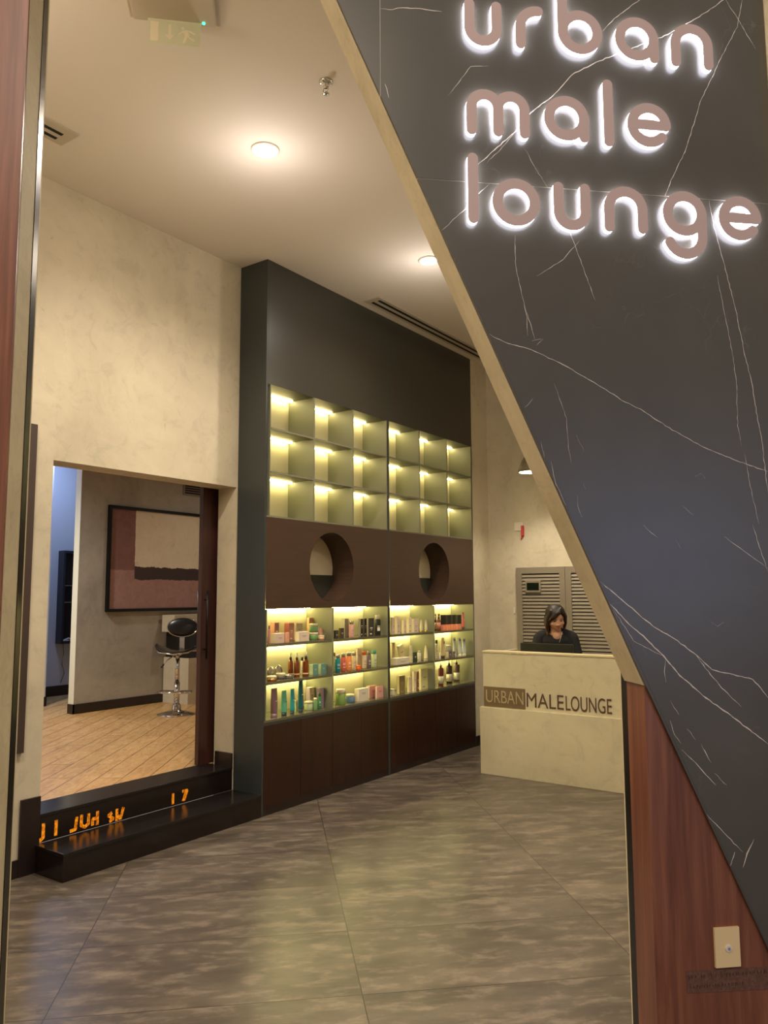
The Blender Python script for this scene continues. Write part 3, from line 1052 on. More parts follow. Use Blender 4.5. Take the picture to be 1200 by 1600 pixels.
M['cell_dark'] = mat('olive_niche_laminate', (118, 118, 98), 0.45)
M['shelf_gloss'] = mat('olive_gloss_shelf', (96, 92, 72), 0.18)
M['led_low'] = mat('product_led_strip', (255, 240, 190), 0.5, emis=(255, 240, 160), es=48)
M['niche_pale'] = mat('niche_back_paint', (212, 200, 172), 0.6)
M['card'] = mat('dark_card', (44, 44, 34), 0.5)
cabinet(4.281, 5.908, ([4.335, 4.853, 5.378, 5.890], [4.318, 5.100, 5.895], [4.300, 4.711, 5.101, 5.492, 5.895], 5.091), 4,
        'left half of the tall shelving wall, with a round niche and amber bottles', True)
cabinet(5.909, 7.520, ([5.925, 6.455, 6.985, 7.502], [5.916, 6.694, 7.503], [5.925, 6.32, 6.71, 7.11, 7.505], 6.715), 4,
        'right half of the tall shelving wall, next to the reception desk', False)

# ------------------------------------------------------------------ steps
st = thing('entrance_step', (XU, 3.5, 0), 'low black granite step in front of the salon doorway', 'step')
MB().box(XW + 0.002, XU, 2.699, 4.279, 0.0, 0.138).build('riser', 'granite_dark', st)
MB().box(XW + 0.002, XU + 0.006, 2.695, 4.279, 0.1385, 0.158, bev=0.003).build('tread', 'granite', st)
th = thing('doorway_threshold', (-4.53, 3.5, 0.1), 'black granite threshold with an imitated amber sign reflection on its riser', 'threshold')
MB().box(-4.64, XW + 0.0015, 2.724, 4.2695, 0.1585, 0.303).build('riser', 'granite_dark', th)
MB().box(-4.70, XW + 0.005, 2.7225, 4.2695, 0.3035, 0.322, bev=0.002).build('top_slab', 'granite', th)
# amber sign reflection in the riser, put in as glowing strokes (y, height above the tread)
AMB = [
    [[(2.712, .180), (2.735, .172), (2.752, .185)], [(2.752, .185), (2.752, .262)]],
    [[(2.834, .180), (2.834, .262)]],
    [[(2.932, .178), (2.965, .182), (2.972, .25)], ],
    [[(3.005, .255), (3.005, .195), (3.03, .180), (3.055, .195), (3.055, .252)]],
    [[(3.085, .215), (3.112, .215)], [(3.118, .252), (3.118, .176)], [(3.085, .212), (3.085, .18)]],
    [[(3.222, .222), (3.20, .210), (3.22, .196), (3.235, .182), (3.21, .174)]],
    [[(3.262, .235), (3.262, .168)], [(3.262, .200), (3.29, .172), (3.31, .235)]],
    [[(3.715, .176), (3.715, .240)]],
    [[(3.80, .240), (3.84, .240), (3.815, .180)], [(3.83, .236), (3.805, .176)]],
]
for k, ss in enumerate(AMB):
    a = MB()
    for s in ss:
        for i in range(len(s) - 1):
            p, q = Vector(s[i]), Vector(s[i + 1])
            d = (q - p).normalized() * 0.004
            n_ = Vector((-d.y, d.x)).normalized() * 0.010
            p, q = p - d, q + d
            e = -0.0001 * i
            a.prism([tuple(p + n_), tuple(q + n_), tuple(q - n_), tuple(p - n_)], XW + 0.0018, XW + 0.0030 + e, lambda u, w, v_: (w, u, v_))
    a.build('reflected_letter', 'amber_reflection', th)
# dark kick block left of the steps
kb = MB().box(XW + 0.0005, XW + 0.016, 2.600, 2.7215, 0.0, 0.43, bev=0.002)
kb = kb.build('corner_plinth', 'skirting')
label(kb, 'dark upright corner board at the left end of the black steps', 'plinth')
# long narrow dark board on the wall
kb = MB().box(XW + 0.0005, XW + 0.022, 2.535, 2.598, 0.699, 2.638, bev=0.002).build('wall_batten', 'batten' if 'batten' in M else 'skirting')
label(kb, 'long dark vertical board on the wall left of the salon doorway', 'board')

# sliding door leaf behind the wall
sd = thing('sliding_door', (-4.67, 4.5, 0.32), 'dark red mahogany sliding door leaf pushed open behind the wall', 'door')
MB().box(-4.705, -4.665, 4.150, 4.95, 0.326, 2.56).build('leaf', 'leaf_wood', sd)
for xx, s in ((-4.664, 1), (-4.706, -1)):
    a = MB()
    a.tube([(xx + s * 0.030, 4.185, 1.12), (xx + s * 0.030, 4.185, 1.64)], 0.009, 10)
    for z in (1.19, 1.57):
        a.tube([(xx, 4.185, z), (xx + s * 0.030, 4.185, z)], 0.006, 8)
    a.build('handle', 'metal_black', sd)

# ------------------------------------------------------------------ salon behind the doorway
struct('wall_salon_back', MB().box(-7.99, -7.89, 5.213, 9.6, 0.31, 3.6), 'plaster_grey')
struct('wall_washroom_back', MB().box(-9.63, -9.53, 1.5, 9.6, 0.31, 3.6), 'blue_tile')
struct('wall_salon_end', MB().box(-10.2, -4.63, 9.5, 9.6, 0.31, 3.6), 'plaster_grey')
struct('wall_salon_near', MB().box(-10.2, -4.63, 1.5, 1.6, 0.31, 3.6), 'plaster_grey')
struct('wall_salon_divider', MB().box(-8.85, -8.75, 1.6, 5.40, 0.31, 3.6), 'blue_tile')
a = MB()
a.box(-7.889, -7.876, 5.200, 6.60, 0.31, 0.415)
a.box(-7.99, -7.876, 5.200, 5.2125, 0.31, 0.415)
struct('baseboard_salon', a, 'skirting')
M['lit_end_paint'] = mat('lit_wall_end', (226, 226, 208), 0.6)
struct('lit_end_facing', MB().box(-7.99, -7.8895, 5.2085, 5.2125, 0.416, 3.59), 'lit_end_paint')  # added facing: the brightness of the lit wall end is in its colour
struct('baseboard_washroom', MB().box(-9.529, -9.517, 1.6, 9.4, 0.31, 0.44), 'skirting')
struct('baseboard_divider', MB().box(-8.749, -8.737, 1.6, 5.41, 0.31, 0.42).box(-8.85, -8.737, 5.4005, 5.41, 0.31, 0.42), 'skirting')

pa = thing('painting', (-7.88, 6.4, 1.42), 'large abstract painting in dusty rose and beige with a dark bar in a black frame', 'painting')
y0, y1, z0, z1 = 5.565, 7.36, 1.420, 2.665
a = MB()
fw_ = 0.035
a.box(-7.888, -7.850, y0, y1, z0, z0 + fw_)
a.box(-7.888, -7.850, y0, y1, z1 - fw_, z1)
a.box(-7.888, -7.850, y0, y0 + fw_, z0 + fw_, z1 - fw_)
a.box(-7.888, -7.850, y1 - fw_, y1, z0 + fw_, z1 - fw_)
a.build('frame', 'metal_black', pa)
m = M['canvas'] = mat('painted_canvas', (120, 84, 76), 0.7)
g = nd(m, 'ShaderNodeNewGeometry')
sxyz = nd(m, 'ShaderNodeSeparateXYZ')
lk(m, g.outputs['Position'], sxyz.inputs[0])
nz = noise(m, coords(m, (1, 1, 1)), 9, 6, 0.75, 1.0)


def jit(sock, amt, axis_noise=nz):
    a_ = nd(m, 'ShaderNodeMath', operation='MULTIPLY_ADD')
    lk(m, axis_noise, a_.inputs[0])
    a_.inputs[1].default_value = amt
    lk(m, sock, a_.inputs[2])
    return a_.outputs[0]


def gt(sock, v_):
    a_ = nd(m, 'ShaderNodeMath', operation='GREATER_THAN')
    lk(m, sock, a_.inputs[0])
    a_.inputs[1].default_value = v_
    return a_.outputs[0]


def mul(a_, b_3):
    n_ = nd(m, 'ShaderNodeMath', operation='MULTIPLY')
    lk(m, a_, n_.inputs[0])
    lk(m, b_3, n_.inputs[1])
    return n_.outputs[0]


Y_ = jit(sxyz.outputs['Y'], 0.02)
Z_ = jit(sxyz.outputs['Z'], 0.07)
right_ = gt(Y_, 5.955)
lowc = ramp(m, nz, [(0.35, (156, 118, 112)), (0.6, (170, 134, 127))])
upc = ramp(m, nz, [(0.35, (124, 86, 80)), (0.6, (136, 98, 91))])
c = mix(m, gt(Z_, 1.945), lowc, upc)
beige = ramp(m, nz, [(0.28, (160, 140, 122)), (0.36, (220, 206, 182)), (0.7, (230, 216, 194))])
c = mix(m, mul(right_, gt(Z_, 1.835)), c, (64, 50, 50))
c = mix(m, mul(right_, gt(Z_, 1.985)), c, beige)
base(m, c)
MB().box(-7.888, -7.868, y0 + fw_, y1 - fw_, z0 + fw_, z1 - fw_).build('canvas', 'canvas', pa)

# bar stool
bx, by = -6.93, 5.84
bs = thing('bar_stool', (bx, by, 0.31), 'chrome bar stool with black seat and oval backrest in the salon', 'stool')
MB().lathe([(0.0, 0.0), (0.205, 0.0), (0.205, 0.008), (0.12, 0.03), (0.05, 0.045), (0.045, 0.10), (0.034, 0.115), (0.0, 0.115)], bx, by, 0.3105, 36).build('base', 'chrome', bs)
a = MB()
a.tube([(bx, by, 0.425), (bx, by, 0.66)], 0.030, 16)
a.tube([(bx, by, 0.66), (bx, by, 0.955)], 0.023, 16)
a.build('column', 'chrome', bs)
mtx_s = Matrix.Rotation(R(33), 4, 'Z')


def S(u, w, v_):
    q = mtx_s @ Vector((u, w, 0))
    return (bx + q.x, by + q.y, v_)


a = MB()
a.tube([S(-0.03, 0.03, 0.555), S(-0.165, 0.03, 0.56), S(-0.18, -0.10, 0.56), S(-0.10, -0.16, 0.56), S(0.10, -0.16, 0.56), S(0.18, -0.10, 0.56), S(0.165, 0.03, 0.56), S(0.03, 0.03, 0.555)], 0.011, 10)
a.build('footrest', 'chrome', bs)
# curved seat: long direction u, upturned ends
a = MB()
NU, NW = 18, 8
gtop, gbot = [], []
for i in range(NU + 1):
    u = -0.235 + 0.47 * i / NU
    ht = 0.985 + 0.075 * (abs(u) / 0.235) ** 2.4
    wid = 0.175 * math.sqrt(max(0.02, 1 - (abs(u) / 0.248) ** 3.2))
    gtop.append([a.bm.verts.new(S(u, -wid + 2 * wid * k / NW, ht + 0.018 - 0.012 * (2 * k / NW - 1) ** 2)) for k in range(NW + 1)])
    gbot.append([a.bm.verts.new(S(u, (-wid + 2 * wid * k / NW) * 0.96, ht - 0.020)) for k in range(NW + 1)])
for i in range(NU):
    for k in range(NW):
        a.bm.faces.new([gtop[i][k], gtop[i + 1][k], gtop[i + 1][k + 1], gtop[i][k + 1]]).smooth = True
        a.bm.faces.new([gbot[i][k], gbot[i][k + 1], gbot[i + 1][k + 1], gbot[i + 1][k]]).smooth = True
    a.bm.faces.new([gtop[i][0], gbot[i][0], gbot[i + 1][0], gtop[i + 1][0]])
    a.bm.faces.new([gtop[i][NW], gtop[i + 1][NW], gbot[i + 1][NW], gbot[i][NW]])
a.bm.faces.new(gtop[0] + gbot[0][::-1])
a.bm.faces.new(gtop[NU] + gbot[NU][::-1])
a.build('seat', 'black_leather', bs)
a = MB()
for sgn in (-1, 1):
    a.tube([S(-0.235, sgn * 0.03, 1.048), S(-0.16, sgn * 0.165, 0.99), S(0, sgn * 0.18, 0.972), S(0.16, sgn * 0.165, 0.99), S(0.235, sgn * 0.03, 1.048)], 0.008, 8)
a.lathe([(0.024, 0.0), (0.055, 0.02), (0.07, 0.03), (0.07, 0.036), (0, 0.036)], bx, by, 0.945, 20)
a.build('seat_frame', 'chrome', bs)
a = MB()
a.tube([S(-0.02, -0.03, 0.955), S(-0.09, -0.08, 0.90), S(-0.12, -0.10, 0.86)], 0.006, 8)
lv = a.build('lever', 'chrome', bs)
MB().tube([S(-0.121, -0.1005, 0.858), S(-0.145, -0.12, 0.825)], 0.009, 8).build('grip', 'black', lv)
# oval backrest on the far side of the seat
bc = Vector(S(0.0, 0.165, 0))
mB = Matrix.Rotation(R(42), 4, 'Z') @ Matrix.Rotation(R(-8), 4, 'X')
a = MB()
a.ball((bc.x, bc.y, 1.252), 0.168, 0.032, 0.106, mB, 4)
bk = a.build('backrest', 'black_leather', bs)
a = MB()
pts = []
for k in range(33):
    an = 2 * math.pi * k / 32
    q = mB @ Vector((0.170 * math.cos(an), 0.0, 0.108 * math.sin(an)))
    pts.append((bc.x + q.x, bc.y + q.y, 1.252 + q.z))
a.tube(pts, 0.007, 8)
a.build('rim', 'chrome', bk)
a = MB()
a.box(-0.028, 0.028, 0.150, 0.162, 0.985, 1.19, S)
a.build('back_bracket', 'chrome', bs)

# pale counter block with a black band beside the stool
ct = thing('salon_counter', (-7.5, 7.2, 0.31), 'pale grey salon counter with a black shelf band behind the stool', 'counter')
MB().box(-7.875, -7.42, 6.42, 7.9, 0.31, 0.855).build('lower_body', 'plaster', ct)
MB().box(-7.86, -7.43, 6.44, 7.9, 0.856, 1.165).build('shelf_band', 'black', ct)
MB().box(-7.849, -7.62, 6.36, 7.9, 1.166, 1.37).build('upper_body', 'plaster', ct)
# wall air grille above the painting
vt = thing('wall_grille', (-7.88, 6.95, 2.9), 'dark recessed air grille high on the salon wall', 'air vent')
MB().box(-7.889, -7.872, 6.67, 7.25, 2.90, 3.04).build('frame', 'grey', vt)
for k in range(4):
    MB().box(-7.8715, -7.869, 6.69, 7.23, 2.918 + k * 0.030, 2.936 + k * 0.030).build('slot', 'slot', vt)
# washroom niche with shelves
nc = thing('dark_wall_cabinet', (-9.52, 6.2, 0.98), 'dark open wall cabinet with two shelves in the bluish room', 'cabinet')
a = MB()
a.box(-9.528, -9.40, 5.99, 6.02, 0.985, 2.205)
a.box(-9.528, -9.40, 6.60, 6.63, 0.985, 2.205)
a.box(-9.528, -9.40, 6.02, 6.60, 0.985, 1.02)
a.box(-9.528, -9.40, 6.02, 6.60, 2.17, 2.205)
a.build('frame', 'navy', nc)
MB().box(-9.528, -9.52, 6.0205, 6.5995, 1.0205, 2.1695).build('back_panel', 'skirting', nc)
for z in (1.52, 1.74):
    MB().box(-9.519, -9.41, 6.0205, 6.5995, z, z + 0.008).build('shelf', 'grey', nc)
cl = MB()
cl.tube([(-9.44, 6.05, 1.03), (-9.43, 6.12, 1.055), (-9.44, 6.18, 1.03), (-9.42, 6.25, 1.06), (-9.43, 6.3, 1.032)], 0.009, 6)
cl.box(-9.48, -9.42, 6.04, 6.12, 1.0205, 1.035)
label(cl.build('coiled_cable', 'white'), 'small tangle of white cable lying in the dark wall cabinet', 'cable')
a = MB()
a.tube([(-9.52, 6.10, 0.984), (-9.515, 6.11, 0.85), (-9.515, 6.09, 0.72), (-9.515, 6.13, 0.60), (-9.513, 6.08, 0.47)], 0.004, 6)
label(a.build('power_cord', 'cord'), 'thin dark power cord hanging below the wall cabinet', 'cord')

# ------------------------------------------------------------------ reception desk
dk = thing('reception_desk', (-2.8, 6.6, 0), 'pale cement reception desk with brown lettering on its front', 'desk')
MB().box(-3.46, -1.75, 6.452, 6.56, 0.5905, 1.078).build('upper_front', 'desk_cement', dk)
MB().box(-3.49, -1.75, 6.430, 6.56, 0.0, 0.590, bev=0.003).build('lower_front', 'desk_cement', dk)
a = MB()
a.box(-3.464, -1.75, 6.446, 6.566, 1.0785, 1.092)
rnd = random.Random(4)
for xx in (-3.2, -3.12, -3.06, -2.62):
    a.prism([(xx, 1.079), (xx + 0.03, 1.079), (xx + 0.022, 1.069 - rnd.random() * .004), (xx + 0.008, 1.072)], 6.4445, 6.4462, lambda u, w, v_: (u, w, v_))
a.build('top_edge', 'desk_edge', dk)
MB().box(-3.46, -3.42, 6.561, 7.10, 0.0, 1.07).build('side_panel', 'desk_cement', dk)
MB().box(-3.419, -1.75, 6.561, 7.14, 0.745, 0.78).build('worktop', 'brown', dk)
sg = thing('desk_sign', (-2.86, 6.45, 0.6), 'dark brown lettering and plaque on the front of the desk', 'sign')
bxp = MB().box(-3.455, -3.047, 6.447, 6.4518, 0.597, 0.773).build('plaque', 'plaque', sg)


def dtext(s, x0, x1, z0, hgt, m_, y, par, nm, bold=0.0):
    cu = bpy.data.curves.new('tmp', 'FONT')
    cu.body = s
    cu.size = 1.0
    o = bpy.data.objects.new('tmp', cu)
    C.objects.link(o)
    bpy.context.view_layer.update()
    wd = o.dimensions.x
    me = bpy.data.meshes.new_from_object(o.evaluated_get(bpy.context.evaluated_depsgraph_get()))
    xs = [v_.co.x for v_ in me.vertices]
    zs = [v_.co.y for v_ in me.vertices]
    C.objects.unlink(o)
    bpy.data.objects.remove(o)
    mnx, mxx, mnz, mxz = min(xs), max(xs), min(zs), max(zs)
    sx_2 = (x1 - x0) / (mxx - mnx)
    sz_2 = hgt / (mxz - mnz)
    text_mesh(s, 1.0, lambda a_, b_4, c_: (x0 + (a_ - mnx) * sx_2, y - c_, z0 + (b_4 - mnz) * sz_2), m_, nm, par, 0.003, bold)


dtext('URBAN', -3.432, -3.062, 0.633, 0.112, 'pale_letter', 6.4450, sg, 'light_lettering', -0.006)
dtext('MALE', -3.034, -2.690, 0.621, 0.122, 'brown_letter', 6.4495, sg, 'brown_lettering', -0.002)
dtext('LOUNGE', -2.672, -2.272, 0.618, 0.124, 'brown_letter', 6.4495, sg, 'brown_lettering', -0.002)

# monitor on the worktop
mo = thing('computer_monitor', (-3.05, 6.97, 0.78), 'flat black monitor seen from behind above the desk edge', 'monitor')
MB().box(-3.325, -2.798, 6.955, 6.978, 0.84, 1.141, bev=0.004).build('screen_housing', 'black', mo)
MB().box(-3.10, -3.02, 6.945, 6.954, 0.80, 1.0).box(-3.17, -2.95, 6.84, 6.99, 0.7805, 0.795).build('stand', 'black', mo)
# louvred cabinet doors in the back wall
M['pale_grey'] = mat('warm_grey_paint', (138, 128, 110), 0.5)
for x0, x1, lb in ((-3.803, -3.240, 'grey louvred door with a small display window behind the receptionist'), (-3.236, -2.670, 'grey louvred door next to the diagonal edge, right of the receptionist')):
    t_ = thing('louvred_door', ((x0 + x1) / 2, YB - 0.01, 0), lb, 'louvred door', 'louvred doors')
    a = MB()
    a.box(x0, x0 + 0.065, YB - 0.03, YB - 0.0005, 0.02, 1.895)
    a.box(x1 - 0.062, x1, YB - 0.03, YB - 0.0005, 0.02, 1.895)
    a.box(x0 + 0.065, x1 - 0.062, YB - 0.03, YB - 0.0005, 1.828, 1.895)
    a.box(x0 + 0.065, x1 - 0.062, YB - 0.03, YB - 0.0005, 0.02, 0.10)
    a.build('frame', 'pale_grey', t_)
    MB().box(x0 + 0.0655, x1 - 0.0625, YB - 0.006, YB - 0.0008, 0.1005, 1.8275).build('recess', 'louver_dark', t_)
    n = 47
    a = MB()
    for k in range(n):
        z = 1.800 - k * (1.800 - 0.115) / (n - 1)
        tfm = lambda x, y, zz: (x, y, zz)
        vs = [(x0 + 0.066, YB - 0.024, z - 0.013), (x0 + 0.066, YB - 0.028, z - 0.011), (x0 + 0.066, YB - 0.018, z + 0.015), (x0 + 0.066, YB - 0.013, z + 0.013)]
        lo = [a.bm.verts.new(p) for p in vs]
        hi = [a.bm.verts.new((x1 - 0.063, p[1], p[2])) for p in vs]
        a.bm.faces.new(lo)
        a.bm.faces.new(hi[::-1])
        for i in range(4):
            a.bm.faces.new([lo[i], hi[i], hi[(i + 1) % 4], lo[(i + 1) % 4]])
    a.build('slats', 'pale_grey', t_)
    if x0 < -3.5:
        w_ = MB().box(-3.692, -3.512, YB - 0.042, YB - 0.0305, 1.622, 1.752, bev=0.002).build('window_surround', 'pale_grey', t_)
        MB().box(-3.672, -3.532, YB - 0.045, YB - 0.0425, 1.648, 1.728).build('display', 'display', w_)
sw = thing('light_switch', (-3.772, YB, 2.35), 'small white switch plate on the back wall above the louvred door', 'switch')
MB().box(-3.822, -3.724, YB - 0.010, YB - 0.0005, 2.303, 2.395, bev=0.003).build('plate', 'white', sw)
MB().box(-3.785, -3.757, YB - 0.0135, YB - 0.0105, 2.335, 2.363, bev=0.001).build('rocker', 'white', sw)
rt_ = MB()
rt_.box(-3.732, -3.706, YB - 0.035, YB - 0.0005, 2.245, 2.358, bev=0.004)
rt_.prism([(-3.731, 2.246), (-3.708, 2.246), (-3.736, 2.205), (-3.746, 2.205)], YB - 0.020, YB - 0.012, lambda u, w, v_: (u, w, v_))
label(rt_.build('red_tag', 'red'), 'small red plastic tag hanging beside the white switch plate', 'tag')
# small wall clip
label(MB().box(-3.850, -3.832, YB - 0.012, YB - 0.0005, 1.40, 1.455, bev=0.002).build('door_sensor', 'white'), 'tiny white sensor on the wall beside the louvred doors', 'sensor')

# ------------------------------------------------------------------ products
PC = dict(rose=(206, 138, 130), dustyrose=(186, 134, 124), coral=(226, 166, 140), rosewood=(160, 90, 84), greige=(190, 174, 148), cream=(228, 216, 184), palepink=(216, 190, 176),
          creampink=(224, 206, 184), peach=(236, 190, 150), green=(110, 150, 96), pink=(222, 168, 158), silver=(200, 196, 186), copper=(196, 130, 76), darkgrey=(84, 80, 70),
          amber=(150, 72, 14), white=(232, 226, 210), darkbrown=(58, 38, 28), teal=(104, 150, 136), palegreen=(188, 202, 160), mauve=(150, 118, 132), mint=(96, 178, 146), navy=(28, 44, 56),
          turq=(40, 152, 156), deepteal=(24, 96, 104), deepgreen=(60, 128, 82), lilac=(170, 152, 170), plum=(110, 84, 110), charcoal=(58, 56, 50), black=(34, 33, 30), gold=(190, 160, 80),
          grey=(150, 142, 128), lightgrey=(188, 180, 164), brown=(110, 66, 48), tealblue=(24, 132, 140), redcoral=(206, 98, 78), orange=(228, 140, 84), beige=(214, 194, 160),
          brightorange=(238, 108, 28), plumgrey=(112, 98, 104), green2=(134, 168, 90), blue=(98, 134, 170), offwhite=(216, 208, 190), paleblush=(214, 196, 176), darkgreen=(58, 70, 50),
          olive=(132, 116, 72), paleyellow=(232, 220, 160), palelime=(206, 204, 148), salmon=(236, 142, 104), pinkred=(206, 112, 108), champagne=(214, 192, 150), silvergrey=(150, 146, 140),
          whiteblue=(206, 214, 216), winebrown=(110, 44, 34), paper=(226, 222, 206), greybrown=(96, 78, 68), inkdark=(60, 50, 46), inkblue=(70, 100, 140), flame=(240, 130, 60), inkwhite=(240, 234, 220), inkred=(190, 60, 54))


def pm(n):
    k = 'pack_' + n
    if k not in M:
        if n in ('silver', 'gold', 'copper'):
            M[k] = mat('metallic_' + n, PC[n], 0.25, 0.85)
        elif n == 'amber':
            M[k] = mat('amber_glass', PC[n], 0.08, coat=0.5, trans=0.35)
        elif n == 'mauve':
            M[k] = mat('mauve_metallic', PC[n], 0.3, 0.4)
        else:
            M[k] = mat('pack_' + n, PC[n], 0.42)
    return k


